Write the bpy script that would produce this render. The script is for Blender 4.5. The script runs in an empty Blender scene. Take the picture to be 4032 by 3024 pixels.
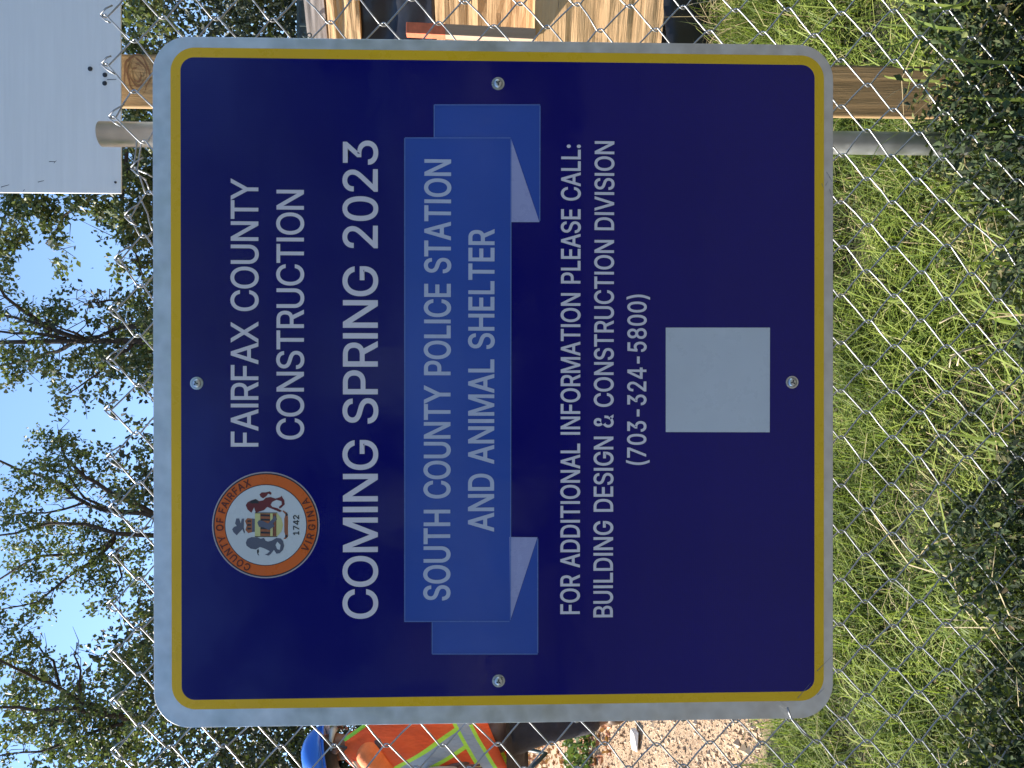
import bpy, bmesh, math, random
import numpy as np
from mathutils import Vector, Matrix, Euler
random.seed(7)
rng = np.random.default_rng(11)
sc = bpy.context.scene
COL = sc.collection
R = math.radians

# ------------------------------------------------------------------ camera
HC = 1.35                      # height of the phone above the verge
CAM = Vector((0.0, 0.0, HC))
FPX = 3000.0                   # focal length in photo pixels (4032 wide)
def _rot():
    a, b, c = R(.161), R(-1.8173), R(.0511)
    return Matrix.Rotation(a, 3, 'Z') @ Matrix.Rotation(b, 3, 'X') @ Matrix.Rotation(c, 3, 'Y')
RV = _rot()                    # columns: right, forward, up of the upright view
cam_d = bpy.data.cameras.new('camera')
cam_d.sensor_width = 36.0
cam_d.lens = 36.0 * FPX / 4032.0
cam_d.clip_start = 0.02
cam_d.clip_end = 2000
cam = bpy.data.objects.new('camera', cam_d)
COL.objects.link(cam)
rt, fw, up = RV.col[0], RV.col[1], RV.col[2]
# the phone was held on its side: picture-right is down, picture-up is right
M = Matrix((( -up.x, rt.x, -fw.x), (-up.y, rt.y, -fw.y), (-up.z, rt.z, -fw.z)))
cam.matrix_world = Matrix.Translation(CAM) @ M.to_4x4()
sc.camera = cam

# ------------------------------------------------------------------ light
SUN = Vector((-.715, .17, .66)).normalized()      # direction towards the sun
w = bpy.data.worlds.new("World"); sc.world = w; w.use_nodes = True
nt = w.node_tree; bg = nt.nodes['Background']
sky = nt.nodes.new('ShaderNodeTexSky'); sky.sky_type = 'NISHITA'; sky.sun_disc = False
sky.sun_elevation = math.asin(SUN.z)
sky.sun_rotation = math.atan2(SUN.x, SUN.y)
sky.air_density = 1.0; sky.dust_density = 0.0; sky.ozone_density = 2.8
nt.links.new(sky.outputs[0], bg.inputs[0]); bg.inputs[1].default_value = 0.115
sd = bpy.data.lights.new('sun', 'SUN'); sd.energy = 5.0; sd.angle = R(.53); sd.color = (1, .92, .8)
so = bpy.data.objects.new('sun', sd); COL.objects.link(so)
so.rotation_euler = SUN.to_track_quat('Z', 'Y').to_euler()
sc.view_settings.view_transform = 'Standard'; sc.view_settings.look = 'None'
sc.view_settings.exposure = 1.58; sc.view_settings.gamma = 1
sc.view_settings.use_curve_mapping = False
sc.cycles.max_bounces = 6; sc.cycles.diffuse_bounces = 3; sc.cycles.glossy_bounces = 3
sc.cycles.transparent_max_bounces = 8; sc.cycles.use_denoising = True

# ------------------------------------------------------------------ helpers
def W(X, Y, y):
    """point at depth y seen at photo pixel X, Y"""
    d = rt * ((1512 - Y) / FPX) + fw + up * ((2016 - X) / FPX)
    return CAM + d * (y / d.y)

def link(name, me, mat=None, parent=None, loc=None):
    o = bpy.data.objects.new(name, me); COL.objects.link(o)
    if mat is not None and me is not None:
        for m in (mat if isinstance(mat, (list, tuple)) else [mat]): me.materials.append(m)
    if parent is not None:
        o.parent = parent
        o.matrix_parent_inverse = Matrix.Identity(4)
    if loc is not None: o.location = loc
    return o
def tag(o, label=None, cat=None, group=None, kind=None):
    if label: o['label'] = label
    if cat: o['category'] = cat
    if group: o['group'] = group
    if kind: o['kind'] = kind
    return o
def empty(name, loc, label=None, cat=None, group=None):
    o = bpy.data.objects.new(name, None); COL.objects.link(o); o.location = loc
    o.empty_display_size = .1
    return tag(o, label, cat, group)
def mesh(name, vs, fs, smooth=False):
    me = bpy.data.meshes.new(name); me.from_pydata([tuple(v) for v in vs], [], fs); me.update()
    if smooth: me.polygons.foreach_set('use_smooth', [True] * len(me.polygons))
    return me
def npmesh(name, V, F, mats=None, smooth=False):
    """V (n,3), F (m,k) arrays"""
    V = np.asarray(V, np.float32); F = np.asarray(F, np.int32); k = F.shape[1]
    me = bpy.data.meshes.new(name)
    me.vertices.add(len(V)); me.vertices.foreach_set('co', V.ravel())
    me.loops.add(F.size); me.loops.foreach_set('vertex_index', F.ravel())
    me.polygons.add(len(F)); me.polygons.foreach_set('loop_start', np.arange(len(F), dtype=np.int32) * k)
    try: me.polygons.foreach_set('loop_total', np.full(len(F), k, np.int32))
    except Exception: pass
    if mats is not None: me.polygons.foreach_set('material_index', np.asarray(mats, np.int32))
    me.polygons.foreach_set('use_smooth', np.full(len(F), smooth))
    me.update(calc_edges=True)
    return me
def tube(pts, rad, seg=8, cap=True):
    """smooth tube through points; rad float or list -> verts, quads"""
    pts = [Vector(p) for p in pts]; n = len(pts)
    rs = rad if isinstance(rad, (list, tuple)) else [rad] * n
    vs, fs = [], []
    t = (pts[1] - pts[0]).normalized()
    ref = Vector((0, 1, 0)) if abs(t.y) < .9 else Vector((1, 0, 0))
    u = t.cross(ref).normalized()
    for i, p in enumerate(pts):
        if i == 0: t = (pts[1] - p).normalized()
        elif i == n - 1: t = (p - pts[i - 1]).normalized()
        else: t = ((pts[i + 1] - p).normalized() + (p - pts[i - 1]).normalized())
        if t.length < 1e-6: t = (pts[i] - pts[i - 1])
        t.normalize()
        u = (u - t * u.dot(t)); u.normalize(); v = t.cross(u)
        for k in range(seg):
            a = 2 * math.pi * k / seg
            vs.append(p + (u * math.cos(a) + v * math.sin(a)) * rs[i])
    for i in range(n - 1):
        for k in range(seg):
            fs.append((i * seg + k, i * seg + (k + 1) % seg, (i + 1) * seg + (k + 1) % seg, (i + 1) * seg + k))
    if cap:
        fs.append(tuple(range(seg))[::-1]); fs.append(tuple((n - 1) * seg + k for k in range(seg)))
    return vs, fs
class MB:
    def __init__(s): s.v = []; s.f = []
    def add(s, vf):
        b = len(s.v); s.v += list(vf[0]); s.f += [tuple(i + b for i in f) for f in vf[1]]; return s
    def build(s, name, mat, parent=None, smooth=False):
        return link(name, mesh(name, s.v, s.f, smooth), mat, parent)
def boxvf(c, size, rot=None):
    c = Vector(c); sx, sy, sz = [q / 2 for q in size]
    vs = [Vector((x, y, z)) for x in (-sx, sx) for y in (-sy, sy) for z in (-sz, sz)]
    if rot is not None: vs = [rot @ v for v in vs]
    vs = [v + c for v in vs]
    return vs, [(0, 1, 3, 2), (4, 6, 7, 5), (0, 4, 5, 1), (2, 3, 7, 6), (0, 2, 6, 4), (1, 5, 7, 3)]
def bevel(o, wd=.003, seg=2):
    m = o.modifiers.new('bevel', 'BEVEL'); m.width = wd; m.segments = seg; m.limit_method = 'ANGLE'; return o

# ------------------------------------------------------------------ materials
class NB:
    def __init__(s, name):
        s.m = bpy.data.materials.new(name); s.m.use_nodes = True
        s.t = s.m.node_tree; s.b = s.t.nodes['Principled BSDF']; s.out = s.t.nodes['Material Output']
    def n(s, ty, **k):
        q = s.t.nodes.new(ty)
        for a, v in k.items():
            if hasattr(q, a): setattr(q, a, v)
        return q
    def l(s, a, b): s.t.links.new(a, b)
    def set(s, **k):
        for a, v in k.items():
            s.b.inputs[a.replace('_', ' ')].default_value = v
        return s
    def coord(s, kind='Object', scale=(1, 1, 1)):
        tc = s.n('ShaderNodeTexCoord'); mp = s.n('ShaderNodeMapping'); mp.inputs['Scale'].default_value = scale
        s.l(tc.outputs[kind], mp.inputs[0]); return mp.outputs[0]
    def noise(s, co, scale, detail=4, rough=.6, dist=0):
        q = s.n('ShaderNodeTexNoise'); q.inputs['Scale'].default_value = scale; q.inputs['Detail'].default_value = detail
        q.inputs['Roughness'].default_value = rough; q.inputs['Distortion'].default_value = dist
        s.l(co, q.inputs['Vector']); return q.outputs[0]
    def ramp(s, f, stops):
        q = s.n('ShaderNodeValToRGB'); e = q.color_ramp.elements
        while len(e) < len(stops): e.new(.5)
        for x, (p, c) in zip(e, stops):
            x.position = p; x.color = (*c, 1) if len(c) == 3 else c
        s.l(f, q.inputs[0]); return q.outputs[0]
    def bump(s, h, strength=.3, dist=.01, nrm=None):
        q = s.n('ShaderNodeBump'); q.inputs['Strength'].default_value = strength; q.inputs['Distance'].default_value = dist
        s.l(h, q.inputs['Height'])
        if nrm: s.l(nrm, q.inputs['Normal'])
        s.l(q.outputs[0], s.b.inputs['Normal']); return q.outputs[0]
    def mixc(s, f, a, b, mode='MIX'):
        q = s.n('ShaderNodeMix', data_type='RGBA', blend_type=mode)
        for i, v in ((0, f), (6, a), (7, b)):
            if isinstance(v, (int, float)): q.inputs[i].default_value = v
            elif isinstance(v, tuple): q.inputs[i].default_value = (*v, 1)
            else: s.l(v, q.inputs[i])
        return q.outputs[2]
    def base(s, x): s.l(x, s.b.inputs['Base Color']); return s
def g3(v): return (v, v, v)

def mat_sheeting(name, c, rough=.22, wear=.0, coat=0.0):
    """printed retro-reflective sign film: fine cell relief, very slight waviness"""
    b = NB(name); b.set(Roughness=rough, IOR=1.40)
    co = b.coord()
    big = b.noise(co, 5, 3, .55)
    c2 = tuple(q * .93 for q in c); c3 = tuple(min(1, q * 1.05) for q in c)
    col = b.ramp(big, [(.3, c2), (.7, c3)])
    b.base(col)
    br = b.n('ShaderNodeTexWave', wave_type='BANDS', bands_direction='X'); br.inputs['Scale'].default_value = 105
    b.l(co, br.inputs[0])
    br2 = b.n('ShaderNodeTexWave', wave_type='BANDS', bands_direction='Z'); br2.inputs['Scale'].default_value = 105
    b.l(co, br2.inputs[0])
    mx = b.n('ShaderNodeMath', operation='MAXIMUM'); b.l(br.outputs[1], mx.inputs[0]); b.l(br2.outputs[1], mx.inputs[1])
    wav = b.noise(co, 14, 2, .5)
    q = b.bump(wav, .35, .002)
    st = b.noise(b.coord('Object', (60, 60, 2.5)), 1.5, 3, .6)
    q = b.bump(st, .10, .0006, q)
    b.bump(mx.outputs[0], .12, .0004, q)
    b.l(b.ramp(b.noise(co, 22, 5, .7), [(.35, g3(rough * .75)), (.75, g3(rough * 1.5))]), b.b.inputs['Roughness'])
    return b.m
def mat_galv(name, c=.42, rough=.33, scale=90):
    b = NB(name); b.set(Metallic=.9)
    co = b.coord(); v = b.n('ShaderNodeTexVoronoi'); v.inputs['Scale'].default_value = scale; b.l(co, v.inputs[0])
    n = b.noise(co, scale * .4, 4)
    b.base(b.mixc(.5, b.ramp(v.outputs[0], [(0, g3(c * .8)), (1, g3(c * 1.2))]), b.ramp(n, [(.3, (c * .7, c * .74, c * .76)), (.7, (c * 1.2, c * 1.22, c * 1.25))])))
    b.l(b.ramp(n, [(.3, g3(rough * .8)), (.7, g3(rough * 1.4))]), b.b.inputs['Roughness'])
    b.bump(n, .15, .001); return b.m
def mat_wood(name, dark, mid, light, axis=0, scale=1., rough=.85, cracks=.5, bumpd=.006):
    """grain runs along axis"""
    b = NB(name); b.set(Roughness=rough)
    s = [14, 14, 14]; s[axis] = .9
    co = b.coord('Object', tuple(q * scale for q in s))
    n1 = b.noise(co, 1.0, 8, .65, .4)
    s2 = [60, 60, 60]; s2[axis] = 3
    n2 = b.noise(b.coord('Object', tuple(q * scale for q in s2)), 1.0, 5, .7)
    col = b.ramp(n1, [(.22, dark), (.42, mid), (.72, light)])
    col = b.mixc(.45, col, b.ramp(n2, [(.3, mid), (.7, light)]), 'MIX')
    s3 = [9, 9, 9]; s3[axis] = 1.1
    n3 = b.noise(b.coord('Object', tuple(q * scale for q in s3)), 1.6, 3, .5, 1.2)
    crack = b.ramp(n3, [(.27, g3(0)), (.32, g3(1))])
    col2 = b.mixc(crack, tuple(q * .35 for q in dark), col)
    b.base(b.mixc(cracks, col, col2))
    s4 = [42, 42, 42]; s4[axis] = 16
    n4 = b.noise(b.coord('Object', tuple(q * scale for q in s4)), 1.0, 3, .6)
    pits = b.ramp(n4, [(.36, g3(.35)), (.45, g3(1))])
    col2 = b.mixc(1.0, col2, pits, 'MULTIPLY')
    h = b.n('ShaderNodeMath', operation='MULTIPLY'); b.l(n1, h.inputs[0]); b.l(crack, h.inputs[1])
    b.bump(h.outputs[0], .7, bumpd); return b.m
def mat_leaf(name, stops, trans=.35, rough=.55):
    b = NB(name); b.set(Roughness=rough)
    ge = b.n('ShaderNodeNewGeometry')
    oi = b.n('ShaderNodeObjectInfo')
    col = b.ramp(ge.outputs['Random Per Island'], stops)
    b.base(col)
    tr = b.n('ShaderNodeBsdfTranslucent'); mx = b.n('ShaderNodeMixShader'); mx.inputs[0].default_value = trans
    b.l(b.mixc(.35, col, (.25, .34, .04)), tr.inputs[0]); b.l(b.b.outputs[0], mx.inputs[1]); b.l(tr.outputs[0], mx.inputs[2])
    b.l(mx.outputs[0], b.out.inputs[0]); return b.m
def mat_plain(name, c, rough=.7, var=.15, scale=20, metal=0., bumps=.1, bd=.002):
    b = NB(name); b.set(Metallic=metal, Roughness=rough); co = b.coord()
    n = b.noise(co, scale, 5, .6)
    b.base(b.ramp(n, [(.3, tuple(q * (1 - var) for q in c)), (.7, tuple(min(1, q * (1 + var)) for q in c))]))
    b.bump(n, bumps, bd); return b.m

MW = mat_sheeting('film_white', (.88, .79, .71), .35)
MBL = mat_sheeting('film_navy', (.001, .0008, .12), .07)
MY = mat_sheeting('film_yellow', (.74, .44, .014), .3)
MRB = mat_sheeting('film_ribbon_blue', (.026, .075, .34), .12)
MRE = mat_sheeting('film_ribbon_edge', (.1, .17, .42), .25)
MRF = mat_sheeting('film_ribbon_fold', (.3, .32, .52), .25)
MLT = mat_sheeting('film_letter_white', (.64, .6, .64), .3)
MLB = mat_sheeting('film_letter_pale_blue', (.44, .48, .6), .3)
MOR = mat_sheeting('film_orange', (.62, .12, .016), .3)
MSB = mat_plain('seal_ink_black', (.015, .015, .02), .4)
MSW = mat_sheeting('film_seal_white', (.55, .58, .58), .3)
MSR = mat_plain('seal_ink_maroon', (.13, .012, .012), .4)
MSG = mat_plain('seal_ink_grey', (.09, .095, .13), .4)
MSY = mat_plain('seal_ink_yellow', (.52, .5, .2), .4)
MSO = mat_plain('seal_ink_brown', (.3, .09, .03), .4)
MAL = mat_galv('sign_aluminium', .6, .4, 60)
MSC = mat_galv('screw_steel', .55, .3, 200)
MWI = mat_galv('fence_wire_galvanised', .34, .44, 220)
MPO = mat_galv('post_galvanised', .42, .4, 60)
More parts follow.
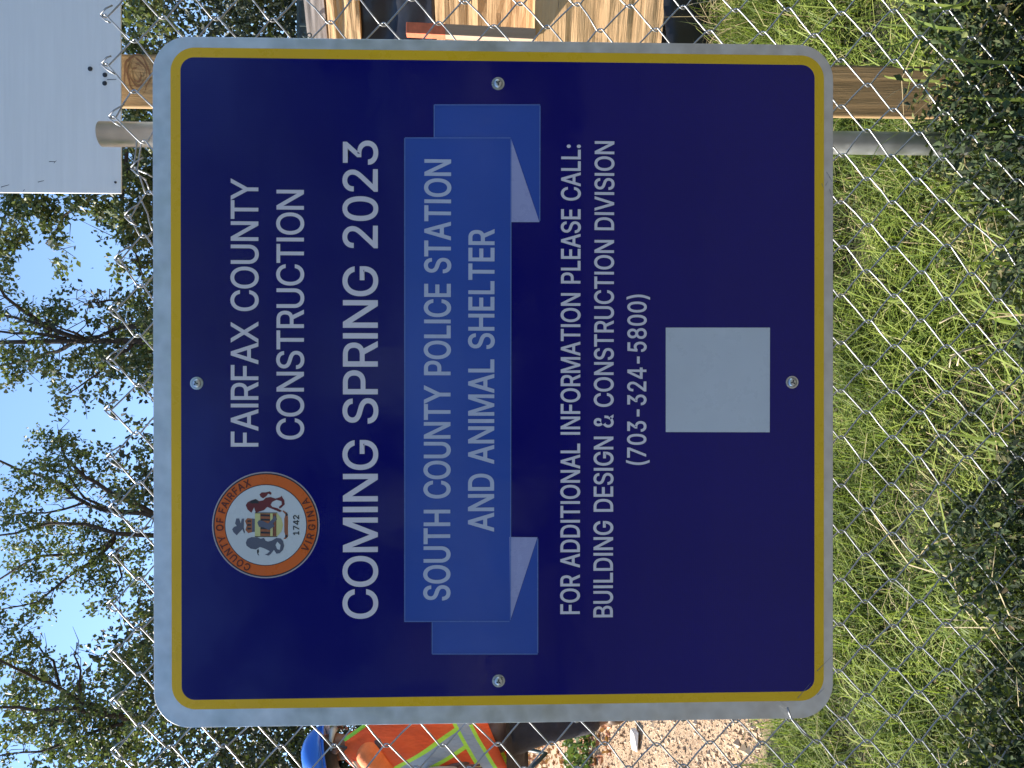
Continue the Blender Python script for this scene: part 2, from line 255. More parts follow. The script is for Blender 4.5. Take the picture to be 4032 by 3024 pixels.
GP = """A480|16 0 16 0 16 0 203 509 203 509 203 509 276 509 276 509 276 509 463 0 463 0 463 0 393 0 393 0 393 0 342 142 342 142 342 142 137 142 137 142 137 142 86 0 86 0 86 0|157 199 157 199 157 199 322 199 322 199 322 199 239 432 239 432 239 432~B456|122 0 60 0 60 170 60 339 60 509 120 509 181 509 241 509 276 509 306 503 329 491 352 479 369 462 381 442 392 422 398 399 398 374 398 352 394 334 387 320 379 306 369 294 356 286 344 277 330 271 300 267 330 260 347 255 363 245 379 235 392 221 402 203 413 185 418 163 418 136 418 111 412 87 400 67 388 46 370 30 344 18 319 6 287 0 247 0 184 0|125 115 125 57 165 57 205 57 245 57 284 57 313 65 330 80 347 95 355 114 355 137 355 154 351 170 342 184 334 198 321 209 306 218 290 227 271 231 248 231 207 231 166 231 125 231 125 173|125 341 125 285 162 285 200 285 238 285 257 285 273 289 288 296 303 303 315 313 323 326 332 339 336 355 336 372 336 395 328 414 313 429 297 444 273 452 240 452 202 452 163 452 125 452 125 396~C510|293 -7 267 -7 223 -7 184 4 150 25 116 46 89 76 70 115 50 154 40 201 40 254 40 308 50 354 70 393 89 432 116 462 150 484 184 505 223 516 267 516 293 516 317 512 340 504 363 497 384 486 402 471 420 457 436 439 448 418 460 398 468 374 473 348 451 348 430 348 408 348 404 366 398 381 389 395 381 408 370 419 357 428 345 438 331 444 315 449 300 454 284 456 267 456 236 456 208 448 184 432 159 417 139 394 125 364 111 334 103 297 103 254 103 211 111 175 125 145 140 115 159 92 184 76 209 61 236 53 267 53 284 53 300 55 315 60 331 65 345 71 357 81 370 90 381 101 389 114 398 128 404 143 408 160 430 160 451 160 473 160 469 135 460 111 448 91 436 70 421 52 402 38 384 23 363 12 341 5 318 -3~D502|60 0 60 0 60 0 60 509 60 509 60 509 225 509 225 509 275 509 317 499 353 478 388 458 415 429 433 391 452 353 462 308 462 255 462 202 452 157 433 119 414 81 387 51 351 31 314 10 271 0 219 0 219 0|215 57 215 57 256 57 291 65 318 81 345 97 366 119 379 149 392 179 399 214 399 255 399 296 392 331 379 361 366 390 346 412 320 428 293 444 260 452 221 452 221 452 125 452 125 452 125 452 125 57 125 57 125 57~E419|165 0 60 0 60 170 60 339 60 509 164 509 268 509 372 509 372 490 372 471 372 452 290 452 207 452 125 452 125 396 125 341 125 286 202 286 278 286 355 286 355 267 355 248 355 229 278 229 202 229 125 229 125 172 125 114 125 57 208 57 292 57 375 57 375 38 375 19 375 0 270 0~F410|82 0 60 0 60 170 60 339 60 509 163 509 266 509 369 509 369 490 369 471 369 452 288 452 206 452 125 452 125 394 125 336 125 278 198 278 272 278 346 278 346 259 346 240 346 221 272 221 198 221 125 221 125 147 125 74 125 0 103 0~G520|309 -7 269 -7 223 -7 184 4 149 25 115 46 88 77 69 116 50 155 40 201 40 254 40 308 50 354 69 393 88 432 115 462 149 484 183 505 221 516 265 516 292 516 317 512 340 504 364 496 385 484 403 469 422 454 437 437 449 416 461 396 470 373 474 349 452 349 430 349 408 349 403 365 396 380 387 393 379 406 368 417 356 427 344 436 330 444 315 448 300 453 283 456 265 456 235 456 208 448 183 432 159 417 139 394 125 364 111 334 103 297 103 254 103 211 111 175 125 145 140 115 159 92 184 76 209 61 237 53 269 53 297 53 323 59 345 71 367 83 384 101 396 123 409 146 415 172 415 202 421 201 428 200 434 199 384 199 333 199 283 199 283 218 283 237 283 256 348 256 413 256 478 256 478 237 478 219 478 200 478 158 469 122 451 91 433 60 408 36 377 19 345 2~H517|82 0 60 0 60 170 60 339 60 509 82 509 103 509 125 509 125 435 125 362 125 289 214 289 303 289 392 289 392 362 392 435 392 509 414 509 435 509 457 509 457 339 457 170 457 0 435 0 414 0 392 0 392 77 392 155 392 232 303 232 214 232 125 232 125 155 125 77 125 0 103 0~I190|62 0 62 0 62 0 62 509 62 509 62 509 128 509 128 509 128 509 128 0 128 0 128 0~L393|160 0 60 0 60 170 60 339 60 509 82 509 103 509 125 509 125 358 125 208 125 57 203 57 282 57 361 57 361 38 361 19 361 0 261 0~M628|60 0 60 0 60 0 60 509 60 509 60 509 152 509 152 509 152 509 314 95 314 95 314 95 476 509 476 509 476 509 568 509 568 509 568 509 568 0 568 0 568 0 504 0 504 0 504 0 504 400 504 400 504 400 342 0 342 0 342 0 286 0 286 0 286 0 124 400 124 400 124 400 124 0 124 0 124 0~N523|60 0 60 0 60 0 60 509 60 509 60 509 136 509 136 509 136 509 399 105 399 105 399 105 399 509 399 509 399 509 463 509 463 509 463 509 463 0 463 0 463 0 387 0 387 0 387 0 125 405 125 405 125 405 125 0 125 0 125 0~O533|311 -7 267 -7 223 -7 184 4 150 25 116 46 90 76 70 115 50 154 40 201 40 254 40 308 50 354 70 393 90 432 116 462 150 484 184 505 223 516 267 516 311 516 350 505 384 484 418 462 444 432 464 393 483 354 493 308 493 254 493 201 483 154 464 115 444 76 418 46 384 25 350 4|236 53 267 53 297 53 325 61 349 76 374 91 394 114 408 144 423 174 430 211 430 254 430 298 423 335 408 365 394 395 374 417 349 433 325 448 297 456 267 456 236 456 209 448 184 433 159 417 140 394 125 364 111 334 103 297 103 254 103 211 111 174 125 144 140 114 159 92 184 76 209 61~P445|60 0 60 0 60 0 60 509 60 509 60 509 235 509 235 509 274 509 307 502 332 487 358 473 377 454 390 430 402 405 409 378 409 348 409 317 402 290 390 265 377 241 358 222 332 207 307 193 274 186 235 186 235 186 125 186 125 186 125 186 125 0 125 0 125 0|233 242 233 242 259 242 281 247 297 256 313 265 325 278 333 294 341 310 344 328 344 348 344 368 341 386 333 402 325 417 313 430 297 439 280 448 259 452 232 452 232 452 125 452 125 452 125 452 125 242 125 242 125 242~R449|60 0 60 0 60 0 60 509 60 509 60 509 236 509 236 509 275 509 307 502 333 489 359 475 378 457 390 433 403 410 409 382 409 352 409 321 403 295 390 271 378 248 359 230 333 217 333 217 315 211 315 211 315 211 428 0 428 0 428 0 353 0 353 0 353 0 245 198 245 198 245 198 125 198 125 198 125 198 125 0 125 0 125 0|234 255 234 255 260 255 281 259 298 267 314 275 326 286 334 300 341 315 345 332 345 352 345 372 341 390 334 405 326 420 314 431 298 440 281 448 259 452 233 452 233 452 125 452 125 452 125 452 125 255 125 255 125 255~S447|263 -9 224 -9 187 -9 155 -3 128 9 100 21 79 38 64 60 49 82 40 107 38 137 60 137 82 137 104 137 106 117 112 101 123 88 134 75 149 65 166 59 184 52 203 49 224 49 247 49 268 53 286 60 304 68 319 78 329 92 340 105 346 121 346 139 346 155 341 169 332 179 323 189 311 198 296 205 281 211 264 217 245 222 224 228 204 234 184 239 142 251 109 268 86 289 63 311 52 339 52 372 52 401 60 426 75 448 90 469 111 486 138 498 164 510 194 516 227 516 261 516 290 510 316 498 342 486 362 469 377 449 392 428 400 404 401 378 380 378 358 378 337 378 335 403 323 423 302 437 281 451 256 459 225 459 203 459 184 455 167 448 151 441 138 431 129 418 120 406 115 391 115 376 115 358 120 344 131 334 142 323 154 314 169 308 184 302 199 297 212 293 230 289 247 284 264 279 279 275 295 270 312 264 328 257 344 248 359 238 373 227 385 214 395 198 404 181 408 162 408 139 408 111 401 86 386 64 372 41 351 24 323 11 296 -2~T449|85 452 32 452 32 471 32 490 32 509 160 509 288 509 417 509 417 490 417 471 417 452 363 452 310 452 257 452 257 301 257 151 257 0 235 0 214 0 193 0 193 151 193 301 193 452 139 452~U517|299 -8 259 -8 219 -8 184 0 154 15 124 31 101 53 85 80 68 107 60 138 60 173 60 285 60 397 60 509 81 509 103 509 124 509 124 399 124 288 124 178 124 154 130 132 141 113 152 94 167 79 187 68 207 57 231 52 259 52 287 52 311 57 331 68 351 79 366 94 377 113 387 132 393 154 393 178 393 288 393 399 393 509 414 509 436 509 457 509 457 397 457 285 457 173 457 138 449 107 433 80 416 53 393 31 363 15 334 0~V480|16 509 16 509 16 509 84 509 84 509 84 509 239 75 239 75 239 75 395 509 395 509 395 509 463 509 463 509 463 509 275 0 275 0 275 0 203 0 203 0 203 0~X474|18 0 18 0 18 0 198 262 198 262 198 262 29 509 29 509 29 509 104 509 104 509 104 509 237 310 237 310 237 310 374 509 374 509 374 509 446 509 446 509 446 509 277 262 277 262 277 262 456 0 456 0 456 0 382 0 382 0 382 0 237 212 237 212 237 212 91 0 91 0 91 0~Y472|16 509 16 509 16 509 92 509 92 509 92 509 236 270 236 270 236 270 380 509 380 509 380 509 456 509 456 509 456 509 269 205 269 205 269 205 269 0 269 0 269 0 203 0 203 0 203 0 203 205 203 205 203 205~&448|221 -7 197 -7 163 -7 135 -1 110 12 86 24 67 41 54 62 41 83 34 107 34 133 34 155 39 174 47 189 56 205 69 220 85 235 101 249 119 263 140 279 166 298 191 316 216 335 223 340 230 346 237 352 244 359 250 366 255 375 259 384 262 394 262 405 262 421 256 434 245 445 235 456 220 461 201 461 189 461 178 458 168 453 158 448 151 441 145 431 140 422 137 411 137 399 137 386 140 374 145 363 151 352 159 340 169 327 179 315 190 300 204 284 282 189 360 95 438 0 413 0 389 0 364 0 300 77 236 154 171 231 152 255 135 275 121 293 107 310 95 327 87 344 79 361 75 379 75 398 75 421 81 441 91 458 101 475 116 489 134 499 153 509 175 513 200 513 225 513 247 509 266 499 284 489 298 476 308 459 319 443 324 424 324 404 324 389 321 375 315 362 309 348 302 336 291 325 281 314 269 303 256 293 222 268 188 243 154 217 133 202 119 188 110 174 101 161 97 147 97 131 97 115 101 100 109 87 117 75 129 65 143 57 158 50 174 46 193 46 213 46 233 51 251 59 270 68 286 80 301 95 316 111 328 130 336 151 345 173 349 197 349 224 368 224 388 224 408 224 408 192 404 165 397 144 389 122 381 105 371 92 361 79 352 69 345 62 341 57 337 52 333 47 316 29 296 16 271 7 246 -2~(273|89 156 89 207 89 244 93 283 101 324 108 364 119 404 132 441 145 479 160 511 177 539 196 539 216 539 236 539 219 504 204 467 191 428 178 389 168 351 161 313 155 276 151 240 151 207 151 176 154 146 160 115 166 83 176 51 188 16 201 -18 217 -56 236 -96 216 -96 196 -96 177 -96 148 -47 126 3 111 55 97 106~)273|57 -96 37 -96 57 -55 73 -17 86 18 98 53 107 85 113 116 119 147 122 177 122 207 122 240 118 276 112 313 105 351 95 389 82 428 70 467 55 504 37 539 57 539 77 539 97 539 113 511 128 479 142 441 155 404 165 364 173 323 180 283 184 244 184 207 184 156 177 104 161 53 146 2 125 -48 97 -96 77 -96~-453|263 244 337 244 337 226 337 207 337 188 263 188 188 188 114 188 114 207 114 226 114 244 188 244~0453|264 -7 227 -7 189 -7 157 3 130 24 103 45 83 74 69 113 55 152 48 199 48 254 48 309 55 356 69 395 83 434 104 464 130 484 157 505 189 516 227 516 264 516 296 505 323 484 350 464 370 434 384 395 398 356 405 309 405 254 405 199 398 152 384 113 370 74 350 45 323 24 297 3|202 50 227 50 252 50 273 58 290 74 308 90 321 113 330 144 339 174 344 211 344 254 344 297 339 334 330 365 321 395 308 419 290 435 273 451 252 460 227 460 202 460 180 451 163 435 146 419 132 395 123 365 114 334 109 297 109 254 109 211 114 174 123 144 132 113 146 90 163 74 180 58~2453|172 0 64 0 64 16 64 32 64 47 121 108 177 168 234 229 254 249 270 267 282 282 295 298 304 313 311 327 317 341 320 356 320 371 320 390 316 405 308 419 299 432 288 442 273 449 259 456 242 460 224 460 204 460 187 456 172 447 158 439 147 428 139 413 131 399 127 382 127 362 107 362 86 362 66 362 66 392 72 419 86 442 100 465 119 483 143 496 167 509 194 516 225 516 255 516 282 509 306 497 329 484 348 467 361 445 374 424 381 399 381 372 381 354 378 335 371 318 364 300 353 280 336 259 319 237 296 211 267 180 229 140 191 100 153 60 153 59 153 58 153 57 231 57 310 57 389 57 389 38 389 19 389 0 281 0~3453|252 -7 218 -7 187 -7 158 -1 133 10 107 21 86 37 70 57 54 78 46 103 44 132 66 132 87 132 109 132 111 114 117 99 126 87 136 75 149 65 165 59 181 53 199 50 219 50 239 50 258 53 275 61 292 68 305 79 315 93 324 107 329 124 329 145 329 163 325 181 316 196 307 212 293 224 275 234 256 243 231 248 201 248 186 248 172 248 157 248 157 265 157 282 157 299 200 349 244 399 288 448 288 450 288 451 288 452 215 452 142 452 70 452 70 471 70 490 70 509 171 509 272 509 372 509 372 493 372 477 372 461 319 400 265 339 211 278 211 282 211 285 211 289 249 293 281 288 308 276 335 263 356 246 371 222 386 199 393 173 393 145 393 115 385 89 370 66 355 43 335 25 309 12 282 0~4453|40 105 40 105 40 105 40 158 40 158 40 158 250 509 250 509 250 509 343 509 343 509 343 509 343 163 343 163 343 163 413 163 413 163 413 163 413 105 413 105 413 105 343 105 343 105 343 105 343 0 343 0 343 0 282 0 282 0 282 0 282 105 282 105 282 105|109 163 109 163 109 163 282 163 282 163 282 163 282 445 282 445 282 445~5453|254 -7 221 -7 191 -7 164 -1 140 11 116 23 97 39 83 60 69 81 61 104 60 130 81 130 101 130 122 130 124 115 129 101 138 89 147 77 159 67 173 60 188 53 204 50 221 50 242 50 260 55 276 64 292 74 305 87 314 104 323 121 328 141 328 162 328 184 323 204 314 221 304 238 291 252 275 262 258 272 239 277 218 277 201 277 184 274 167 268 151 263 138 255 128 246 108 248 88 250 67 253 77 338 86 423 96 509 186 509 276 509 366 509 366 490 366 471 366 452 294 452 222 452 151 452 145 402 139 352 134 301 135 301 135 301 136 301 147 311 161 319 178 325 194 331 211 334 229 334 253 334 274 329 294 321 313 313 331 301 345 285 359 270 371 252 379 231 387 210 391 188 391 163 391 130 384 101 369 76 354 50 334 30 309 15 283 1~7453|97 0 97 0 97 0 323 452 323 452 323 452 62 452 62 452 62 452 62 509 62 509 62 509 391 509 391 509 391 509 391 449 391 449 391 449 165 0 165 0 165 0~8453|260 -7 226 -7 192 -7 162 -1 136 11 109 24 89 40 74 62 59 83 52 108 52 135 52 157 56 177 65 195 74 213 86 229 101 241 116 253 133 261 153 265 153 265 153 266 153 267 128 273 108 287 93 308 78 329 70 353 70 380 70 406 77 429 90 450 104 470 122 486 146 498 169 510 196 516 226 516 256 516 283 510 306 498 329 486 348 470 361 450 375 429 382 406 382 380 382 353 374 329 359 308 344 287 325 273 300 267 300 266 300 265 300 265 319 261 336 253 351 241 366 229 378 213 387 195 396 177 401 157 401 135 401 108 393 83 378 62 364 40 343 24 317 11 291 -1|204 49 226 49 249 49 268 53 285 60 301 68 314 78 323 91 332 105 337 121 337 139 337 158 332 174 322 189 313 203 300 214 283 223 266 231 247 235 226 235 205 235 186 231 169 223 152 214 139 203 130 189 120 174 115 158 115 139 115 121 120 105 129 91 138 78 151 68 167 60 184 53|208 290 226 290 244 290 260 293 274 300 288 307 299 318 307 330 315 343 319 358 319 376 319 393 315 407 308 420 300 433 289 443 275 449 261 456 245 460 226 460 208 460 191 456 177 449 163 443 152 433 145 420 137 407 133 393 133 376 133 358 137 343 145 330 152 318 163 307 178 300 192 293~:188|108 -4 95 -4 83 -4 72 0 63 9 54 18 50 28 50 41 50 54 54 65 63 73 72 82 83 87 95 87 108 87 119 82 128 73 137 65 141 54 141 41 141 28 137 18 128 9 119 0|108 271 95 271 83 271 72 275 63 284 54 293 50 304 50 316 50 329 54 340 63 349 72 357 83 362 95 362 108 362 119 357 128 349 137 340 141 329 141 316 141 304 137 293 128 284 119 275~1453|110 0 110 0 110 0 110 57 110 57 110 57 210 57 210 57 210 57 210 430 210 430 210 430 90 370 90 370 90 370 90 430 90 430 90 430 215 509 215 509 215 509 275 509 275 509 275 509 275 57 275 57 275 57 370 57 370 57 370 57 370 0 370 0 370 0"""
# ------------------------------------------------------------------ ground
def zg(x, y):
    """lie of the land: a low verge, then a bank rising behind the fence"""
    x = np.asarray(x, float); y = np.asarray(y, float)
    t = np.clip((y - 1.15) / 3.6, 0, 1)
    z = .06 * np.clip((y - .3) / .85, 0, 1) + .62 * t * (1.35 - .35 * t)
    z = z + .28 * np.clip((y - 4.75) / 9, 0, 1)
    z = z - .09 * np.clip((-1.2 - y) / .8, 0, 1)
    z = z + .018 * np.sin(x * 3.1 + y * 2.3) + .012 * np.sin(x * 7.3 - y * 5.1) + .008 * np.sin(x * 13 + y * 17)
    return z
xs = np.concatenate([-np.geomspace(300, 3.2, 26), np.linspace(-3.1, 3.1, 160), np.geomspace(3.2, 300, 26)])
ys_ = np.concatenate([-np.geomspace(300, .5, 22), np.linspace(-.4, 6.5, 190), np.geomspace(6.6, 400, 30)])
GX, GY = np.meshgrid(xs, ys_)
GZ = zg(GX, GY)
nx, ny = len(xs), len(ys_)
V = np.stack([GX.ravel(), GY.ravel(), GZ.ravel()], 1)
i, j = np.meshgrid(np.arange(nx - 1), np.arange(ny - 1)); i = i.ravel(); j = j.ravel()
F = np.stack([j * nx + i, j * nx + i + 1, (j + 1) * nx + i + 1, (j + 1) * nx + i], 1)
b = NB('ground_soil_and_turf'); b.set(Roughness=.95)
co = b.coord()
fine = b.noise(co, 30, 8, .75); mid = b.noise(co, 6, 5, .6)
soil = b.ramp(fine, [(.3, (.24, .14, .075)), (.5, (.45, .31, .19)), (.7, (.54, .4, .27))])
turf = b.ramp(fine, [(.3, (.02, .022, .008)), (.55, (.06, .065, .022)), (.75, (.15, .12, .06))])
sp = b.n('ShaderNodeSeparateXYZ'); b.l(co, sp.inputs[0])
# bare soil starts about 2.8 m behind the verge, on the left half of the bank
ma = b.n('ShaderNodeMath', operation='MULTIPLY_ADD'); b.l(mid, ma.inputs[0]); ma.inputs[1].default_value = 1.4; b.l(sp.outputs[1], ma.inputs[2])
mk = b.ramp(ma.outputs[0], [(0, g3(0)), (1, g3(1))])
mr = b.n('ShaderNodeMapRange'); mr.inputs[1].default_value = 3.25; mr.inputs[2].default_value = 3.5; b.l(ma.outputs[0], mr.inputs[0])
b.base(b.mixc(mr.outputs[0], turf, soil))
b.bump(b.noise(co, 45, 8, .8), .9, .02)
link('ground', npmesh('ground', V, F, smooth=True), b.m)['kind'] = 'structure'
MRD = mat_plain('bounce_asphalt_grey', (.07, .068, .066), .9, .2, 60, 0, .5, .004)
link('bounce_road', mesh('bounce_road', *boxvf((0, -5.6, -.06), (300, 6.6, .12))), MRD)['kind'] = 'structure'  # unseen grey ground behind the camera, added to bounce sunlight onto the sign
link('bounce_pavement', mesh('bounce_pavement', *boxvf((0, -.86, -.005), (300, 2.86, .16))), mat_plain('bounce_concrete', (.09, .085, .078), .9, .15, 30, 0, .4, .003))['kind'] = 'structure'  # unseen slab before the fence, added as bounce for the sign's lower part

# ------------------------------------------------------------------ lettering outlines (handle, point, handle per knot)
GL = {}
for rec in GP.split('~'):
    ch = rec[0]; parts = rec[1:].split('|')
    GL[ch] = (float(parts[0]), [np.array([float(v) for v in p.split()]).reshape(-1, 3, 2) for p in parts[1:]])
CAPH = 509.0
def text_curves(txt, sx, sy, track=0.0):
    """list of splines (k,3,2) in metres + total ink width"""
    pen = 0.0; out = []; 
    for ch in txt:
        if ch == ' ': pen += 235 + track; continue
        adv, sp = GL[ch]
        for s in sp:
            q = s.copy(); q[..., 0] += pen; out.append(q)
        pen += adv + track
    x0 = min(q[:, 1, 0].min() for q in out); x1 = max(q[:, 1, 0].max() for q in out)
    for q in out: q[..., 0] = (q[..., 0] - x0) * sx; q[..., 1] *= sy
    return out, (x1 - x0)
def outline(q, res, off):
    """sample a closed bezier outline to points, spread it outward by off"""
    pts = []
    n = len(q)
    for i in range(n):
        p0, p1, p2, p3 = q[i, 1], q[i, 2], q[(i + 1) % n, 0], q[(i + 1) % n, 1]
        if np.hypot(*(p3 - p0)) < 1e-9: continue
        chord = p3 - p0
        dev = abs(np.cross(chord, p1 - p0)) + abs(np.cross(chord, p2 - p0))
        m = 1 if dev < 1e-3 * (chord @ chord) else res
        for k in range(m):
            t = k / m; pts.append((1 - t) ** 3 * p0 + 3 * (1 - t) ** 2 * t * p1 + 3 * (1 - t) * t * t * p2 + t ** 3 * p3)
    flt = []
    for p in pts:
        if not flt or np.hypot(*(p - flt[-1])) > max(2e-5, off * .5): flt.append(p)
    if np.hypot(*(flt[0] - flt[-1])) < max(2e-5, off * .5): flt.pop()
    P_ = np.array(flt)
    if off:
        d1 = P_ - np.roll(P_, 1, 0); d1 /= np.hypot(*d1.T)[:, None]
        d2 = np.roll(P_, -1, 0) - P_; d2 /= np.hypot(*d2.T)[:, None]
        n1 = np.stack([-d1[:, 1], d1[:, 0]], 1); n2 = np.stack([-d2[:, 1], d2[:, 0]], 1)
        m = n1 + n2; l = np.clip((m * m).sum(1), .35, None)
        P_ = P_ + 2 * m / l[:, None] * off
    return P_
def curve_mesh(name, splines, offset=0.0, res=5):
    cu = bpy.data.curves.new(name, 'CURVE'); cu.dimensions = '2D'; cu.fill_mode = 'BOTH'
    for q in splines:
        p = outline(q, res, offset)
        s = cu.splines.new('POLY'); s.points.add(len(p) - 1); s.use_cyclic_u = True
        for pt, c in zip(s.points, p): pt.co = (c[0], c[1], 0, 1)
    o = bpy.data.objects.new('tmp', cu); COL.objects.link(o)
    bpy.context.view_layer.update()
    dg = bpy.context.evaluated_depsgraph_get()
    me = bpy.data.meshes.new_from_object(o.evaluated_get(dg), depsgraph=dg)
    bpy.data.objects.remove(o); bpy.data.curves.remove(cu)
    return me

# ------------------------------------------------------------------ the blue sign
YS = 1.0207                                   # distance of the sign face
S0 = Vector((-.00054, YS, HC - .0136))
SWD, SHT = .914, .9106
def L(X, Y):
    p = W(X, Y, YS) - S0
    return (p.x, p.z)
sign = empty('construction_sign', S0, 'square navy blue sign with yellow border and white lettering on the chain-link fence', 'sign')
def rrect(x0, z0, x1, z1, r, n=14):
    pts = []
    for cx, cz, a0 in ((x1 - r, z1 - r, 0), (x0 + r, z1 - r, 90), (x0 + r, z0 + r, 180), (x1 - r, z0 + r, 270)):
        for k in range(n + 1):
            a = R(a0 + 90 * k / n); pts.append((cx + r * math.cos(a), cz + r * math.sin(a)))
    return pts
def slab(pts, y0, y1):
    n = len(pts)
    vs = [(x, y0, z) for x, z in pts] + [(x, y1, z) for x, z in pts]
    fs = [tuple(range(n)), tuple(range(2 * n - 1, n - 1, -1))] + [(k, n + k, n + (k + 1) % n, (k + 1) % n) for k in range(n)]
    return vs, fs
def face(name, pts, lay, mat, parent=None, lab=None):
    """a flat printed shape on the sign, lay = print layer"""
    o = link(name, mesh(name, [(x, -.00022 * lay, z) for x, z in pts], [tuple(range(len(pts)))]), mat, parent or sign)
    if lab: o['label'] = lab
    return o
def ring(name, a, b_, lay, mat, parent=None):
    n = len(a); vs = [(x, -.00022 * lay, z) for x, z in a] + [(x, -.00022 * lay, z) for x, z in b_]
    return link(name, mesh(name, vs, [(k, (k + 1) % n, n + (k + 1) % n, n + k) for k in range(n)]), mat, parent or sign)
o = rrect(-SWD / 2, -SHT / 2, SWD / 2, SHT / 2, .047)
vf = slab(o, .0021, 0.0)
pn = link('panel', mesh('panel', *vf), [MW, MAL], sign)
for p in pn.data.polygons: p.material_index = 0 if p.normal.y < -.9 else 1
bevel(pn, .0005, 2)
yo = (L(1900, 2777)[0], L(3244, 1500)[1], L(1900, 202)[0], L(674, 1500)[1])
yi = (L(1900, 2740)[0], L(3207, 1500)[1], L(1900, 240)[0], L(713, 1500)[1])
A_ = rrect(yo[0], yo[1], yo[2], yo[3], .032); B_ = rrect(yi[0], yi[1], yi[2], yi[3], .018)
ring('border', A_, B_, 1, MY)
face('field', B_, 1, MBL)

def poly(name, px, lay, mat, parent=None, lab=None):
    return face(name, [L(*q) for q in px][::-1], lay, mat, parent, lab)
rb = poly('ribbon', [(1592, 2446), (1592, 544), (2012, 544), (2010, 2446)], 3, MRB)
poly('ribbon_tail', [(1708, 544), (1708, 413), (2127, 413), (2125, 875), (2012, 544)], 2, MRB)
poly('ribbon_tail', [(1700, 2446), (1700, 2575), (2117, 2574), (2117, 2114), (2010, 2446)], 2, MRB)
poly('ribbon_fold', [(2012, 546), (2012, 875), (2124, 875)], 4, MRF)
poly('ribbon_fold', [(2009, 2443), (2006, 2114), (2116, 2115)], 4, MRF)
# thin pale outlines of the ribbon
mb = MB()
def line2(a, b, wpx=4):
    a = Vector(L(*a)); b = Vector(L(*b)); d = (b - a).normalized(); n = Vector((-d.y, d.x)) * wpx * .00017
    mb.add(([(q.x, -.00022 * 5, q.y) for q in (a - n, a + n, b + n, b - n)], [(0, 1, 2, 3)]))
for a, b in (((1594, 2444), (1594, 546)), ((1595, 544), (2010, 544)), ((2012, 549), (2010, 2440)), ((1592, 2446), (2006, 2446)),
             ((1710, 540), (1710, 415)), ((1710, 414), (2126, 414)), ((2126, 418), (2125, 870)), ((1702, 2450), (1702, 2573)),
             ((1702, 2574), (2117, 2574)), ((2117, 2570), (2117, 2120))): line2(a, b)
mb.build('ribbon_outline', MRE, sign)

def lettering(txt, y_start, y_end, xcap, xbase, mat, off=0.0, lay=5, end_shift=0, track=0.0):
    """a line of print: starts at photo row y_start, ends at y_end, capitals from xcap to xbase"""
    a = Vector(L(xbase, y_start)); e = Vector(L(xbase + end_shift, y_end))
    cap = abs(Vector(L(xcap, y_start)).y - a.y)
    spl, tot = text_curves(txt, 1, 1, track)
    d = e - a; sx = d.length / tot; sy = cap / CAPH
    for q in spl: q[..., 0] *= sx; q[..., 1] *= sy
    me = curve_mesh('lettering', spl, off)
    ang = math.atan2(d.y, d.x)
    T = Matrix(((math.cos(ang), -math.sin(ang), 0, a.x), (0, 0, 0, -.00022 * lay), (math.sin(ang), math.cos(ang), 0, a.y), (0, 0, 0, 1)))
    for v in me.vertices: v.co = T @ v.co
    o = link('lettering', me, mat, sign); o['label'] = 'white print reading ' + txt
    return o
lettering('FAIRFAX COUNTY', 1757, 706, 911, 1017, MLT, .00045, track=-26)
lettering('CONSTRUCTION', 1729, 750, 1091, 1196, MLT, .00045, track=-26)
lettering('COMING SPRING 2023', 2433, 557, 1353, 1486, MLT, .0007, track=-26)
lettering('SOUTH COUNTY POLICE STATION', 2361, 631, 1670, 1770, MLB, .0008, end_shift=4, track=-6)
lettering('AND ANIMAL SHELTER', 2090, 906, 1845, 1943, MLB, .0008, end_shift=2, track=-6)
lettering('FOR ADDITIONAL INFORMATION PLEASE CALL:', 2415, 572, 2207, 2281, MLT, .0005, end_shift=4, track=-2)
lettering('BUILDING DESIGN & CONSTRUCTION DIVISION', 2428, 559, 2337, 2411, MLT, .0005, end_shift=6, track=-2)
lettering('(703-324-5800)', 1829, 1162, 2470, 2542, MLT, .0005, end_shift=2, track=10)
# blank pale square below the telephone number
poly('blank_square', [(2621, 1701), (2621, 1290), (3031, 1290), (3030, 1702)], 3, mat_sheeting('film_square_grey', (.5, .53, .56), .3), None, 'blank pale grey square')

# county seal
def disc(rpx, cx=1047.6, cy=2067, n=64, kx=1.0):
    c = L(cx, cy); r = rpx * .00034
    return [(c[0] + r * math.cos(2 * math.pi * k / n), c[1] + r * math.sin(2 * math.pi * k / n)) for k in range(n)]
seal = face('seal', disc(208), 2, mat_sheeting('film_seal_edge', (.38, .33, .36), .3))
ring('seal_line', disc(203), disc(198), 3, MSB, seal)
face('seal_ring', disc(199), 2.6, MOR, seal)
face('seal_disc', disc(159), 3.4, MSB, seal)
face('seal_centre', disc(156), 4, MSW, seal)
def S(pts, lay, mat, name='seal_charge'):
    o = face(name, [L(780 + x / 3.072, 1800 + y / 3.072) for x, y in pts], lay, mat, seal); return o
# shield with bands
S([(690, 675), (690, 955), (960, 955), (1010, 900), (1030, 820), (1010, 740), (960, 675)], 5, MSY, 'seal_shield')
S([(690, 668), (690, 677), (960, 677), (960, 668)], 5.5, MSB); S([(690, 955), (690, 964), (960, 964), (960, 955)], 5.5, MSB)
for x0, x1 in ((755, 875), (905, 950)):
    S([(x0, 680), (x0, 952), (x1, 952), (x1, 680)], 5.6, MSO)
for k in range(5):
    S([(760, 690 + k * 52), (760, 712 + k * 52), (872, 716 + k * 52), (872, 694 + k * 52)], 6, MSB)
S([(915, 690), (915, 950), (925, 950), (925, 690)], 6, MSB); S([(940, 690), (940, 950), (946, 950), (946, 690)], 6, MSB)
S([(720, 790), (740, 840), (800, 850), (860, 880), (930, 830), (905, 800), (960, 750), (930, 700), (900, 750), (850, 800), (790, 770), (740, 760)], 6.6, MSG)
